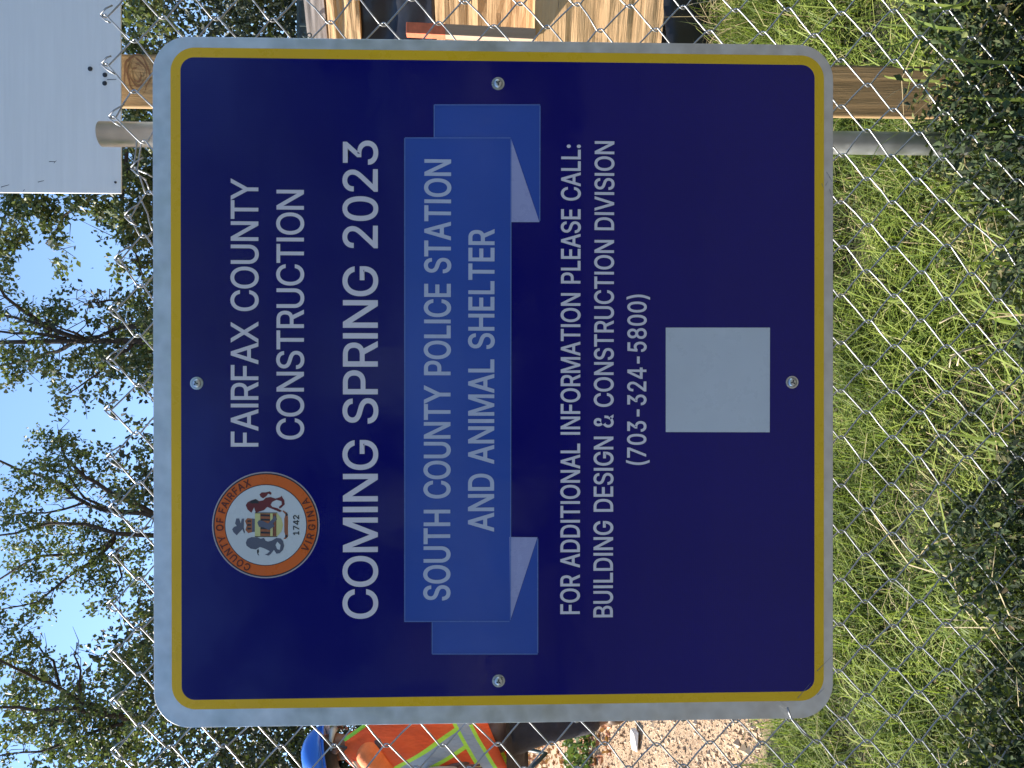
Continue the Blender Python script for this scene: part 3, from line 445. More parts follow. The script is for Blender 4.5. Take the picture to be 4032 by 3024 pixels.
# crown
S([(655, 740), (655, 905), (690, 900), (690, 745)], 5, MSG); S([(570, 770), (600, 735), (655, 742), (655, 905), (610, 918), (575, 880), (590, 825)], 5, MSO)
for k in range(3): S([(600, 760 + k * 45), (600, 785 + k * 45), (645, 780 + k * 45), (645, 765 + k * 45)], 5.6, MSB)
# crest beast
S([(415, 870), (430, 905), (470, 945), (500, 910), (540, 870), (560, 920), (570, 905), (555, 850), (560, 740), (530, 745), (520, 800), (500, 740), (465, 740), (450, 800), (470, 830), (440, 840)], 5, MSG)
# horse
S([(580, 580), (600, 545), (650, 520), (700, 505), (740, 530), (790, 520), (820, 490), (880, 480), (940, 500), (1000, 480), (1010, 465), (1045, 520), (1050, 570), (1010, 610), (985, 620), (980, 600), (1015, 570), (1010, 530), (950, 515), (900, 540), (880, 575), (900, 600), (960, 615), (1020, 650), (990, 662), (900, 625), (840, 600), (800, 640), (750, 655), (700, 672), (690, 640), (680, 605), (650, 670), (632, 660), (600, 630)], 5, MSR)
S([(745, 450), (770, 425), (820, 425), (870, 412), (892, 430), (885, 455), (850, 440), (830, 470), (790, 497), (760, 480)], 5, MSR)
S([(620, 545), (650, 525), (700, 508), (735, 530), (735, 560), (700, 555), (660, 560)], 5.5, MSB)
# lion
S([(580, 1030), (600, 985), (650, 965), (720, 968), (760, 985), (800, 975), (820, 1010), (850, 1020), (900, 1005), (950, 975), (1000, 980), (1030, 1010), (1045, 1070), (1030, 1120), (990, 1160), (950, 1165), (920, 1120), (880, 1170), (850, 1190), (810, 1175), (840, 1165), (870, 1135), (800, 1100), (750, 1085), (700, 1115), (640, 1105), (590, 1070)], 5, MSG)
S([(715, 1120), (735, 1110), (740, 1140), (730, 1165), (745, 1190), (725, 1180), (715, 1150)], 5, MSB)
S([(960, 1020), (940, 1060), (960, 1110), (990, 1120), (1000, 1060)], 5.5, MSW)
# scroll
S([(1030, 640), (1075, 670), (1090, 720), (1090, 960), (1060, 990), (1035, 985), (1060, 960), (1045, 900), (1045, 740), (1060, 690), (1025, 655)], 5, MSO)
S([(1060, 690), (1075, 665), (1092, 700), (1070, 712)], 5.5, MSB); S([(1055, 940), (1085, 935), (1080, 972), (1055, 965)], 5.5, MSB)
# lettering round the seal
def arc_text(txt, a0, a1, rpx, hpx, top=True):
    spl = []
    ws = [235 if c == ' ' else GL[c][0] for c in txt]; tot = sum(ws); pen = 0
    cx, cz = L(1047.6, 2067); hh = hpx * .00034 / CAPH
    for c, wdt in zip(txt, ws):
        t = (pen + wdt / 2) / tot; pen += wdt
        if c == ' ': continue
        a = R(a0 + (a1 - a0) * t)                  # clockwise from the top
        r = rpx * .00034
        for s in GL[c][1]:
            q = s.copy(); q[..., 0] = (q[..., 0] - wdt / 2) * hh * .95; q[..., 1] = (q[..., 1] - CAPH / 2) * hh
            if top: ux, uz, vx, vz = math.cos(a), -math.sin(a), math.sin(a), math.cos(a); px, pz = r * math.sin(a), r * math.cos(a)
            else: ux, uz, vx, vz = math.cos(a), math.sin(a), -math.sin(a), math.cos(a); px, pz = r * math.sin(a), -r * math.cos(a)
            X_ = q[..., 0] * ux + q[..., 1] * vx + px; Z_ = q[..., 0] * uz + q[..., 1] * vz + pz
            spl.append(np.stack([X_, Z_], -1))
    me = curve_mesh('seal_lettering', spl, .00022, 3)
    for v in me.vertices: v.co = Vector((v.co.x + cx, -.00022 * 6, v.co.y + cz))
    link('seal_lettering', me, MSO2, seal)['label'] = 'dark print reading ' + txt
MSO2 = mat_plain('seal_lettering_brown', (.09, .012, .003), .4)
arc_text('COUNTY OF FAIRFAX', -71, 71, 178, 27)
arc_text('VIRGINIA', -36, 36, 178, 27, False)
spl, tot = text_curves('1742', 1, 1)
a = L(1178, 2105); e = L(1178, 2028); k = (e[0] - a[0]) / tot
for q in spl: q[..., 0] *= k; q[..., 1] *= 22 * .00034 / CAPH
me = curve_mesh('seal_lettering', spl, .00022, 3)
for v in me.vertices: v.co = Vector((v.co.x + a[0], -.00022 * 6, v.co.y + a[1]))
link('seal_lettering', me, MSB, seal)['label'] = 'dark print reading 1742'

# security screws: pan head in a dished washer with a three-lobed recess
def screw(X, Y, ang):
    cx, cz = L(X, Y)
    vs, fs = [], []; n = 24
    prof = [(.0087, 0), (.0085, -.0012), (.0068, -.0014), (.0062, -.0009)]
    for r, y in prof:
        for k in range(n): a = 2 * math.pi * k / n; vs.append((cx + r * math.cos(a), y, cz + r * math.sin(a)))
    for i in range(len(prof) - 1):
        for k in range(n): fs.append((i * n + k, i * n + (k + 1) % n, (i + 1) * n + (k + 1) % n, (i + 1) * n + k))
    fs.append(tuple((len(prof) - 1) * n + k for k in range(n)))
    wsh = link('screw', mesh('washer', vs, fs, False), MSC, sign)
    vs, fs = [], []
    prof = [(.0060, -.0010), (.0056, -.0027), (.0042, -.0038), (.0022, -.0042)]
    for r, y in prof:
        for k in range(n): a = 2 * math.pi * k / n; vs.append((cx + r * math.cos(a), y, cz + r * math.sin(a)))
    for i in range(len(prof) - 1):
        for k in range(n): fs.append((i * n + k, i * n + (k + 1) % n, (i + 1) * n + (k + 1) % n, (i + 1) * n + k))
    fs.append(tuple((len(prof) - 1) * n + k for k in range(n)))
    hd = link('screw_head', mesh('screw_head', vs, fs, True), MSC, wsh)
    vs, fs = [], []
    for q in range(3):
        a = ang + q * 2 * math.pi / 3; c, s_ = math.cos(a), math.sin(a)
        for (u, v) in ((.0004, -.0009), (.0034, -.0007), (.0034, .0007), (.0004, .0009)):
            vs.append((cx + u * c - v * s_, -.0044, cz + u * s_ + v * c))
        fs.append((4 * q, 4 * q + 1, 4 * q + 2, 4 * q + 3))
    link('recess', mesh('recess', vs, fs), MDK, wsh)
MDK = mat_plain('recess_dark', (.02, .022, .03), .5)
for X, Y, a in ((775, 1509, .3), (1961, 330, 1.2), (1963, 2680, 2.0), (3118, 1505, 1.9)): screw(X, Y, a)
# scuffs: short nicks in the lower border
mb = MB()
for X, Y, dx, dy in ((3262, 690, 8, 12), (3270, 705, 6, 10), (3255, 722, 5, -9), (3270, 760, 4, 14), (3238, 730, 3, 8), (3232, 2722, 14, -14), (3246, 2612, 30, -30), (3166, 2718, 26, -30)):
    a = Vector(L(X - dx, Y - dy)); b = Vector(L(X + dx, Y + dy)); d = (b - a).normalized(); n = Vector((-d.y, d.x)) * .00035
    mb.add(([(q.x, -.00022 * 2.5, q.y) for q in (a - n, a + n, b + n * .3, b - n * .3)], [(0, 1, 2, 3)]))
mb.build('scratches', mat_plain('scratch_grey', (.16, .17, .2), .6), sign)['kind'] = 'stuff'
# ------------------------------------------------------------------ chain-link fence
T = Vector((-.00054, YS, HC - .0136))
FO = Vector((-.49746, .030, .44716)) + T; FA = Vector((.06591, -.00065, .00038)); FB = Vector((-.00071, .00042, -.07445))
fence = empty('chain_link_fence', (0, FO.y + .002, float(zg(0, 1.05))), 'galvanised chain-link fence with a ragged bent top edge behind the blue sign', 'fence')
fbase = fence.location.copy()
wob = {}
def node(c, r):
    """crossing at half-column c, half-row r"""
    i, j = c / 2, r / 2
    if (c, r) not in wob:
        wob[(c, r)] = Vector((random.gauss(0, .0011), random.gauss(0, .0012), random.gauss(0, .0012)))
    p = FO + FA * i + FB * j + wob[(c, r)]
    # the mesh sags and is pulled about where its top edge is torn
    g = math.exp(-((i - 11.7) / 1.1) ** 2) * math.exp(-max(0, j + 1) / .8)
    p += Vector((-.006, .004, -.036)) * g
    g = math.exp(-((i - 9.8) / .9) ** 2) * math.exp(-max(0, j + 1) / .8)
    p += Vector((.006, -.003, -.012)) * g
    # low down the fabric bellies out
    if j > 12.5: p += Vector((.006 * math.sin(i * 1.3), .004 * math.sin(i * 2.1 + 1), -.004 * math.sin(i * .9))) * (j - 12.5) / 3
    return p
RW = .00115
for k in range(-6, 40):                     # every strand is one bent wire
    pts = []
    r = -2
    for r in range(-2, 34):
        left = (r + k) % 2 == 0
        c = k if left else k + 1
        p = node(c, r); hook = .0021 * (-1 if left else 1)
        nxt = node(k + 1 if left else k, r + 1)
        d = (nxt - p)
        going = -.0022 if not left else .0022       # the two diagonals lie on either side of the fabric
        if pts: pts.append(p + Vector((hook * .5, -going * .9, .0035)))
        pts.append(p + Vector((hook, 0, 0)))
        pts.append(p + Vector((hook * .5, going * .9, -.0035)))
        m = (p + nxt) / 2
        pts.append(m + Vector((random.gauss(0, .0006), going, random.gauss(0, .0006))))
    # knuckled end: the cut wire is turned back down over its neighbour
    c0 = k if (k % 2 == 0) else k + 1
    tip = pts[0]; sgn = -1 if c0 == k else 1
    jit = random.uniform(.6, 1.2)
    end = [tip + Vector((sgn * .0125 * jit, -.0035, -.0155 * jit)), tip + Vector((sgn * .006, -.0045, -.005)), tip + Vector((-sgn * .0005, -.003, .0022)), tip + Vector((-sgn * .001, 0, .0012))]
    pts = end + pts[1:]
    pts = [p - fbase for p in pts]
    vs, fs = tube(pts, RW, 8)
    link('wire', mesh('wire', vs, fs, True), MWI, fence)
# post: cut-off galvanised tube, leaning a touch
pt = W(399, 528, 1.115); pb = W(3300, 562, 1.15); dirp = (pb - pt).normalized()
pb = pt + dirp * ((pt.z - .02) / -dirp.z)
vs, fs = tube([p - fbase for p in (pt, pt.lerp(pb, .1), pt.lerp(pb, .5), pb)], [.0178, .0178, .0172, .0172], 32, False)
v2, f2 = tube([p - fbase for p in (pt, pt.lerp(pb, .1))], [.0158, .0158], 32, False)
mbp = MB().add((vs, fs)).add((v2, [f[::-1] for f in f2]))
mbp.f += [(k, (k + 1) % 32, len(vs) + (k + 1) % 32, len(vs) + k) for k in range(32)]
mbp.build('post', MPO, fence, True)
# loose tie wire by the post and the twisted loose end at the tear
for px in ([(520, 800), (535, 545), (545, 537), (640, 560), (655, 548)],):
    pass
def wire_px(pl, y, r=RW):
    return tube([W(X, Y, y + dy) - fbase for X, Y, dy in pl], r, 8)
mb = MB()
mb.add(wire_px([(540, 545, 0), (537, 580, -.002), (532, 620, -.002), (524, 660, -.004), (540, 668, -.006), (575, 682, -.004), (602, 697, 0)], 1.062))
mb.add(wire_px([(566, 700, 0), (580, 725, -.002), (588, 745, 0)], 1.06, .001))
mb.build('tie_wire', MWI, fence, True)
mb = MB().add(wire_px([(548, 772, 0), (562, 800, -.003), (582, 842, -.004), (590, 880, -.002), (603, 912, 0)], 1.06))
mb.build('tie_wire', MWI, fence, True)
# wire end curling round the front of the sign's lower left corner
mb = MB().add(wire_px([(3101, 2785, -.002), (3108, 2808, -.004), (3118, 2832, -.005), (3160, 2884, 0), (3222, 2929, .03)], 1.012, .0012))
mb.build('tie_wire', MWI, fence, True)

# ------------------------------------------------------------------ white board on its timber post
ybd = 1.352
wc = (W(478, 762, ybd), W(480, 0, ybd))
bw = .98; x0 = wc[0].x; zb = wc[0].z
board = empty('blank_board_sign', (W(480, 312, 1.42).x, 1.42, float(zg(.5, 1.42))), 'large blank white board screwed high on a square timber post behind the fence', 'sign')
bl = board.location.copy()
mbw = NB('board_white_paint'); mbw.set(Roughness=.5)
co = mbw.coord(); nb = mbw.noise(co, 3, 4, .6)
streak = mbw.noise(mbw.coord('Object', (2, 2, 40)), 3, 4, .6)
mbw.base(mbw.mixc(.5, mbw.ramp(nb, [(.3, (.76, .76, .76)), (.7, (.84, .84, .84))]), mbw.ramp(streak, [(.3, (.74, .74, .74)), (.7, (.84, .84, .84))])))
mbw.bump(streak, .12, .001)
vs, fs = boxvf(Vector((x0 + bw / 2, ybd + .0015, zb + .32)) - bl, (bw, .003, .64))
bp_ = link('board', mesh('board', vs, fs), mbw.m, board); bevel(bp_, .001)
bp_.rotation_euler = (0, 0, 0)
MWP = mat_wood('post_timber', (.13, .075, .03), (.24, .15, .065), (.33, .22, .11), 2, 1.2, cracks=.2)
pc = W(480, 313, 1.41).x
q0 = W(3400, 362, 1.41).x
top = Vector((pc, 1.412, zb + .5)); bot = Vector((q0, 1.412, -.05))
hw = .0445
axis = (top - bot).normalized()
vs = []
for e in (bot, top):
    for dx, dy in ((-hw, -hw), (hw, -hw), (hw, hw), (-hw, hw)): vs.append(e + Matrix.Rotation(R(-18.5), 3, 'Z') @ Vector((dx, dy, 0)) + Vector((0, .008, 0)) - bl)
po = link('post', mesh('post', vs, [(0, 1, 2, 3)[::-1], (4, 5, 6, 7), (0, 1, 5, 4), (1, 2, 6, 5), (2, 3, 7, 6), (3, 0, 4, 7)]), MWP, board); bevel(po, .003)
# growth-ring knot on the face of the post below the board
MKN = mat_plain('knot_brown', (.13, .06, .025), .8, .3, 80)
kc = W(524, 282, 1.36); 
for rr in (.033, .026, .0185, .012):
    n = 28; vs = []
    for q in range(n):
        a = 2 * math.pi * q / n
        wv = rr * (1 + .09 * math.sin(2 * a + rr * 90) + .06 * math.sin(5 * a + rr * 300)); tk = .0036 * max(.12, .55 + .6 * math.sin(a * 1.5 + rr * 200))
        for rad in (wv, wv - tk): vs.append((kc.x - bl.x + rad * 1.0 * math.cos(a) * .95, 1.3655 + (kc.x + rad * math.cos(a) * .95 - pc) * -.334 + .0062 - bl.y, kc.z - bl.z + rad * .72 * math.sin(a)))
    fs = [(2 * q, 2 * q + 1, (2 * q + 3) % (2 * n), (2 * q + 2) % (2 * n)) for q in range(n)]
    link('knot', mesh('knot', vs, fs), MKN, board)
for X, Y in ((355, 271), (413, 295), (412, 328), (455, 718)):
    p = W(X, Y, ybd) - bl
    vs, fs = [], []
    n = 12; rr = .0042 if X != 455 else .0022
    for r, y in ((rr, 0), (rr * .8, -.0018), (rr * .3, -.0024)):
        for q in range(n): a = 2 * math.pi * q / n; vs.append((p.x + r * math.cos(a), p.y + y, p.z + r * math.sin(a)))
    for i in range(2):
        for q in range(n): fs.append((i * n + q, i * n + (q + 1) % n, (i + 1) * n + (q + 1) % n, (i + 1) * n + q))
    fs.append(tuple(2 * n + q for q in range(n)))
    link('screw', mesh('screw', vs, fs), MDK, board)
# dirt nicks on the board
mb = MB()
for X, Y, dx, dy in ((205, 636, 12, 0), (217, 637, 5, 5), (161, 714, 12, 3), (94, 749, 3, 3), (20, 732, 16, 5), (440, 313, 18, 1)):
    p = W(X, Y, ybd - .0004) - bl; a, c = dx * .00044, dy * .00044
    mb.add(([(p.x - c - .0006, p.y, p.z + a), (p.x - c + .0006, p.y, p.z + a), (p.x + c + .0004, p.y, p.z - a), (p.x + c - .0004, p.y, p.z - a)], [(0, 1, 2, 3)]))
mb.build('dirt_marks', MSB, board)['kind'] = 'stuff'
from mathutils import noise as mn
# ------------------------------------------------------------------ the stack of timbers behind the fence, right of the sign
MTB = mat_wood('timber_weathered', (.22, .12, .05), (.42, .25, .115), (.58, .38, .2), 0, 2.2, .85, 1.0, .015)
MTE = mat_wood('timber_old_grey', (.05, .04, .035), (.12, .1, .085), (.2, .17, .14), 0, 1., .9, .5)
MTP = mat_plain('tarpaulin_black', (.012, .014, .022), .42, .4, 8, 0, .3, .01)
ANG = R(-31)
def rough_box(name, cx, cy, z0, z1, ln, dp, mat, amp=.006, rot=ANG, cuts=10, fold=0, parent=None, seed=0, label=None, cat=None, group=None):
    """front face centre at (cx, cy); ln along the run, dp deep; the arrises and faces are split and worn"""
    bm = bmesh.new(); bmesh.ops.create_cube(bm, size=1)
    h = z1 - z0
    for v in bm.verts: v.co = Vector((v.co.x * ln, (v.co.y + .5) * dp, (v.co.z + .5) * h))
    ex = [e for e in bm.edges if abs(e.verts[0].co.x - e.verts[1].co.x) > ln * .5]
    bmesh.ops.subdivide_edges(bm, edges=ex, cuts=cuts * 4, use_grid_fill=True)
    ez = [e for e in bm.edges if abs(e.verts[0].co.z - e.verts[1].co.z) > h * .5]
    bmesh.ops.subdivide_edges(bm, edges=ez, cuts=cuts * 2, use_grid_fill=True)
    for v in bm.verts:
        c = v.co
        n = mn.noise(Vector((c.x * 1.5 + seed, c.y * 6, c.z * 22))) + .6 * mn.noise(Vector((c.x * 6 + seed, c.y * 20, c.z * 60)))
        f = mn.noise(Vector((c.x * 9 + seed, 3.1, c.z * 9 + c.x * 4))) + .5 * mn.noise(Vector((c.x * 22 + seed, 1.1, c.z * 5)))
        v.co.y += n * amp * (1.6 if c.y < dp * .5 else .3) + f * fold
        v.co.z += mn.noise(Vector((c.x * 5 + seed, c.y * 8, 7.7))) * amp * .8 * (1 if (c.z < 1e-4 or c.z > h - 1e-4) else 0)
    me = bpy.data.meshes.new(name); bm.to_mesh(me); bm.free()
    if fold: me.polygons.foreach_set('use_smooth', [True] * len(me.polygons))
    o = link(name, me, mat, parent, (cx, cy, z0)); o.rotation_euler = (0, 0, rot)
    return tag(o, label, cat, group)
def ZX(X, y, Y=80): return W(X, Y, y).z
run = Vector((math.cos(ANG), math.sin(ANG), 0))
def fc(y, x=1.55, along=.35): p = Vector((x, y, 0)) + run * along; return p.x, p.y
GRP = 'weathered timbers stacked behind the fence'
c = fc(3.12); rough_box('timber', *c, ZX(2619, 3.12), ZX(2109, 3.12), 2.3, .5, MTB, .005, seed=3, label='thickest weathered timber, at the bottom of the sunlit stack right of the sign', cat='timber', group=GRP)
c = fc(3.33); rough_box('timber', *c, ZX(2101, 3.33), ZX(1716, 3.33), 2.2, .42, MTB, .007, seed=11, label='pitted weathered timber lying between the black tarpaulin and the thickest timber', cat='timber', group=GRP)
c = fc(3.36); rough_box('timber', *c, ZX(1418, 3.36), ZX(1292, 3.36), 2.3, .4, MTB, .008, seed=23, label='thin ragged timber topmost in the stack, lying on the black tarpaulin bundle', cat='timber', group=GRP)
c = fc(3.41); rough_box('tarpaulin_bundle', *c, ZX(1713, 3.41), ZX(1421, 3.41), 2.1, .4, MTP, .004, fold=.035, seed=5, label='creased black tarpaulin bundle squeezed between two sunlit timbers', cat='tarpaulin')
for q, al in enumerate((-.2, .9)):
    p = Vector((1.55, 3.3, 0)) + run * al
    zt = ZX(2622, 3.12)
    rough_box('bearer', p.x, p.y, float(zg(p.x, p.y)) - .02, zt, .16, .45, MTE, .004, seed=31 + q, label='dark bearer block under the left end of the timber stack' if q == 0 else 'dark bearer block under the right part of the timber stack', cat='wood block')
# grey weathered block and steel bracket on top of the stack
c = fc(3.40, 1.55, .12)
rough_box('grey_block', *c, ZX(1290, 3.4) + .004, ZX(1209, 3.4), .34, .3, mat_wood('grey_board', (.13, .11, .1), (.24, .2, .18), (.34, .3, .27), 0, 1., .9, .3), .003, seed=44, label='grey weathered wood block on top of the timber stack', cat='wood block')
c = fc(3.44, 1.58, .1)
rough_box('red_wood_scrap', W(1248, -20, 3.37).x, 3.36, ZX(1282, 3.36), ZX(1216, 3.36), .07, .04, mat_plain('red_scrap', (.4, .1, .04), .7, .4, 30), .002, seed=7, label='small red-brown wood scrap on the grey block', cat='scrap wood')
MST = mat_plain('bracket_steel', (.06, .08, .08), .45, .3, 40, .6)
br = empty('steel_bracket', W(1209, 90, 3.42), 'dull steel angle bracket with two ring eyes above the grey wood block', 'bracket')
for nm, c_, s_ in (('plate', W(1174, 60, 3.44), (.3, .006, .012)), ('plate', W(1200, 20, 3.47), (.3, .004, .06)), ('crossbar', W(1196, 98, 3.42), (.012, .01, .036))):
    link(nm, mesh(nm, *boxvf(Vector(c_) - br.location, s_)), MST, br)
for X, Y in ((1199, 137), (1218, 139)):
    c_ = W(X, Y, 3.38) - br.location
    vs, fs = [], []
    for q in range(16):
        a = 2 * math.pi * q / 16
        for m_ in range(6):
            bb = 2 * math.pi * m_ / 6; rr = .0095 + .0028 * math.cos(bb)
            vs.append((c_.x + rr * math.cos(a), c_.y + .0028 * math.sin(bb), c_.z + rr * math.sin(a)))
            fs.append((q * 6 + m_, q * 6 + (m_ + 1) % 6, ((q + 1) % 16) * 6 + (m_ + 1) % 6, ((q + 1) % 16) * 6 + m_))
    link('ring_eye', mesh('ring_eye', vs, fs, True), MST, br)
# red-topped stake standing on the bottom timber
sb = W(2108, 142, 3.165); st_ = W(1601, 117, 3.15)
stake = empty('stake', sb, 'square wooden stake with a red painted top standing on the bottom timber', 'stake')
ax = (st_ - sb); Ls = ax.length; azn = ax.normalized()
a0 = R(22); ex_ = Vector((math.cos(a0), -math.sin(a0), 0)); ex_ = (ex_ - azn * ex_.dot(azn)).normalized(); ey_ = azn.cross(ex_)
# turned so that its left side catches the sun
a1 = R(38); u_ = Vector((math.cos(a1), -math.sin(a1) * -1, 0)); u_ = Vector((.80, .60, 0)) * 1.0
u_ = Vector((1, -.03, 0)); u_ = (u_ - azn * u_.dot(azn)).normalized(); v_ = azn.cross(u_)
def stk(nm, t0, t1, mat, gap=0):
    vs = []
    hw = .0225
    for t in (t0, t1):
        for a, b_ in ((-hw, -hw), (hw, -hw), (hw, hw), (-hw, hw)): vs.append(azn * (Ls * t) + u_ * a + v_ * b_)
    o = link(nm, mesh(nm, vs, [(3, 2, 1, 0), (4, 5, 6, 7), (0, 1, 5, 4), (1, 2, 6, 5), (2, 3, 7, 6), (3, 0, 4, 7)]), mat, stake); bevel(o, .0015); return o
stk('shaft', 0, .70, mat_wood('stake_wood', (.2, .13, .09), (.32, .22, .15), (.42, .3, .22), 2, 1., .85, .2))
stk('painted_top', .7, 1.0, mat_plain('stake_red', (.55, .13, .06), .7, .2, 50))

# silt fence: black fabric stapled to thin stakes
MSF = mat_plain('silt_fabric_black', (.008, .009, .012), .5, .35, 12, 0, .4, .01)
sf = empty('silt_fence', (2.0, 2.98, float(zg(2, 2.98))), 'low black silt fence in front of the timber stack, dry grass at its foot', 'silt fence')
vs, fs = [], []
n = 60
for q in range(n + 1):
    t = q / n; x = 1.05 + t * 2.6
    y = 2.99 - .12 * t + .02 * math.sin(x * 9) + .008 * math.sin(x * 31)
    zt = ZX(2626, 2.97) + .01 * math.sin(x * 5)
    z0 = float(zg(x, y)) - .06
    for m_ in range(7):
        f = m_ / 6; vs.append(Vector((x, y + .012 * math.sin(x * 14 + f * 4) * (1 - abs(2 * f - 1)), z0 + (zt - z0) * f)) - sf.location)
for q in range(n):
    for m_ in range(6): a = q * 7 + m_; fs.append((a, a + 7, a + 8, a + 1))
fb = link('fabric', mesh('fabric', vs, fs, True), MSF, sf)
m_ = fb.modifiers.new('solid', 'SOLIDIFY'); m_.thickness = .002
for x in (1.62, 2.9):
    p = Vector((x, 2.93 - .12 * (x - 1.05) / 2.6, 0))
    b0 = W(2712, 150, 2.93) if x < 2 else p; 
    vf = boxvf((x - sf.location.x, p.y - sf.location.y, .16), (.03, .022, .42), Euler((0, R(5), 0)).to_matrix())
    bevel(link('stake', mesh('stake', *vf), mat_plain('stake_dark', (.05, .05, .055), .7), sf), .002)

# ------------------------------------------------------------------ worker left of the sign
YW = 4.1
def P(X, Y, dy=0.0): return W(X, Y, YW + dy)
wk_base = Vector((P(2430, 2860).x, YW, float(zg(P(2430, 2860).x, YW))))
worker = empty('person', wk_base, 'worker in orange hi-vis vest and blue hard hat at the left edge of the sign', 'person')
def skin(name, chain, mat, levels=2, parent=None):
    """chain: list of (id, parent id, point, rx, ry)"""
    idx = {c[0]: k for k, c in enumerate(chain)}
    me = bpy.data.meshes.new(name)
    me.from_pydata([tuple(Vector(c[2]) - wk_base) for c in chain], [(idx[c[1]], idx[c[0]]) for c in chain if c[1] is not None], [])
    o = link(name, me, None, parent or worker)
    o.modifiers.new('skin', 'SKIN'); me.skin_vertices if hasattr(me, 'skin_vertices') else None
    sv = me.skin_vertices[0].data
    for c, s in zip(chain, sv): s.radius = (c[3], c[4])
    sv[0].use_root = True
    s = o.modifiers.new('sub', 'SUBSURF'); s.levels = levels; s.render_levels = levels
    dg = bpy.context.evaluated_depsgraph_get()
    bpy.context.view_layer.update()
    me2 = bpy.data.meshes.new_from_object(o.evaluated_get(dg), depsgraph=dg)
    o.modifiers.clear(); o.data = me2; me2.materials.clear(); me2.materials.append(mat)
    me2.polygons.foreach_set('use_smooth', [True] * len(me2.polygons))
    return o
MSK = NB('skin_brown'); MSK.set(Roughness=.5); MSK.b.inputs['Subsurface Weight'].default_value = .08
co = MSK.coord(); MSK.base(MSK.ramp(MSK.noise(co, 18, 4), [(.3, (.1, .042, .025)), (.7, (.17, .078, .045))])); MSK = MSK.m
# facing away to the right
fwd = Vector((.86, .5, 0)); side = Vector((.5, -.86, 0))       # side: the worker's right
pel = P(1975, 2905); chest = P(1560, 2930); nb_ = P(1425, 2945); hd = P(1300, 2958)
body = [('pel', None, pel, .1, .085), ('waist', 'pel', P(1790, 2918), .1, .085), ('chest', 'waist', chest, .11, .085), ('nb', 'chest', nb_, .07, .07),
        ('neck', 'nb', P(1372, 2948), .058, .06), ('jaw', 'neck', P(1335, 2952) + fwd * .02, .065, .075), ('head', 'jaw', hd + fwd * .01, .077, .088), ('crown', 'head', P(1245, 2962), .06, .07)]
def arm(s, el, wr, hand):
    sh = chest + Vector((0, 0, .1)) + side * s * .12
    k = 'r' if s > 0 else 'l'
    ch = [(k + 'sh', 'chest', sh, .042, .042), (k + 'el', k + 'sh', el, .03, .03), (k + 'wr', k + 'el', wr, .028, .03), (k + 'hand', k + 'wr', hand, .036, .018)]
    d = (hand - wr).normalized(); sd_ = d.cross(Vector((0, 0, 1))).normalized()
    for q, (off, ln) in enumerate(((-.027, .065), (-.009, .078), (.009, .073), (.027, .06))):
        m1 = hand + d * .035 + sd_ * off; m2 = m1 + d * ln * .55 + Vector((0, 0, -.012)); m3 = m2 + d * ln * .4 + Vector((0, 0, -.028))
        ch += [(k + 'f%d' % q, k + 'hand', m1, .0095, .0095), (k + 'g%d' % q, k + 'f%d' % q, m2, .0085, .0085), (k + 'h%d' % q, k + 'g%d' % q, m3, .0075, .0075)]
    t1 = wr + d * .03 - sd_ * .035; t2 = t1 + d * .035 - sd_ * .012
    ch += [(k + 't', k + 'wr', t1, .012, .012), (k + 'u', k + 't', t2, .009, .009)]
    return ch
re_, rw_, rh_ = P(1660, 3150, -.02), P(1700, 3060, -.16), P(1790, 3045, -.18)
le_, lw_ = chest + Vector((.12, .12, -.15)) - side * .17, chest + Vector((.36, .05, -.22)) - side * .1
body += arm(1, re_, rw_, rh_) + arm(-1, le_, lw_, lw_ + Vector((.08, 0, -.02)))
rk, ra = P(2195, 2855, -.03), P(2385, 2826, -.03)
lk, la = P(2195, 2790, .1), P(2380, 2745, .12)
body += [('rh', 'pel', P(2010, 2895, -.05), .075, .075), ('rk', 'rh', rk, .058, .058), ('ra', 'rk', ra, .04, .042), ('rt', 'ra', ra + fwd * .1 + Vector((0, 0, -.05)), .035, .03),
         ('lh', 'pel', P(2010, 2860, .06), .075, .075), ('lk', 'lh', lk, .058, .058), ('la', 'lk', la, .04, .042), ('lt', 'la', la + fwd * .1 + Vector((0, 0, -.05)), .035, .03)]
skin('body', body, MSK)
# trousers
MTR = mat_plain('trousers_black', (.016, .015, .022), .8, .5, 14, 0, .6, .02)
skin('trousers', [('p', None, P(1935, 2900), .165, .14), ('r1', 'p', P(2020, 2897, -.05), .105, .1), ('r2', 'r1', P(2120, 2872, -.045), .088, .086), ('r3', 'r2', rk + Vector((0, 0, -.01)), .082, .082), ('r4', 'r3', P(2290, 2843, -.03), .074, .076), ('r5', 'r4', ra + Vector((0, 0, .02)), .07, .072),
                   ('l1', 'p', P(2020, 2862, .06), .105, .1), ('l3', 'l1', lk, .08, .08), ('l5', 'l3', la + Vector((0, 0, .02)), .07, .072)], MTR)
# boots
MBT = mat_plain('boot_brown', (.09, .045, .02), .6, .3, 40, 0, .3, .003)
for a_ in (ra, la):
    gz = float(zg(a_.x, a_.y))
    b0 = Vector((a_.x, a_.y, gz + .05))
    skin('boot', [('a', None, b0 + Vector((0, 0, .09)), .055, .055), ('b', 'a', b0, .05, .045), ('c', 'b', b0 + fwd * .1, .048, .036), ('d', 'c', b0 + fwd * .19 + Vector((0, 0, -.01)), .044, .028)], MBT)
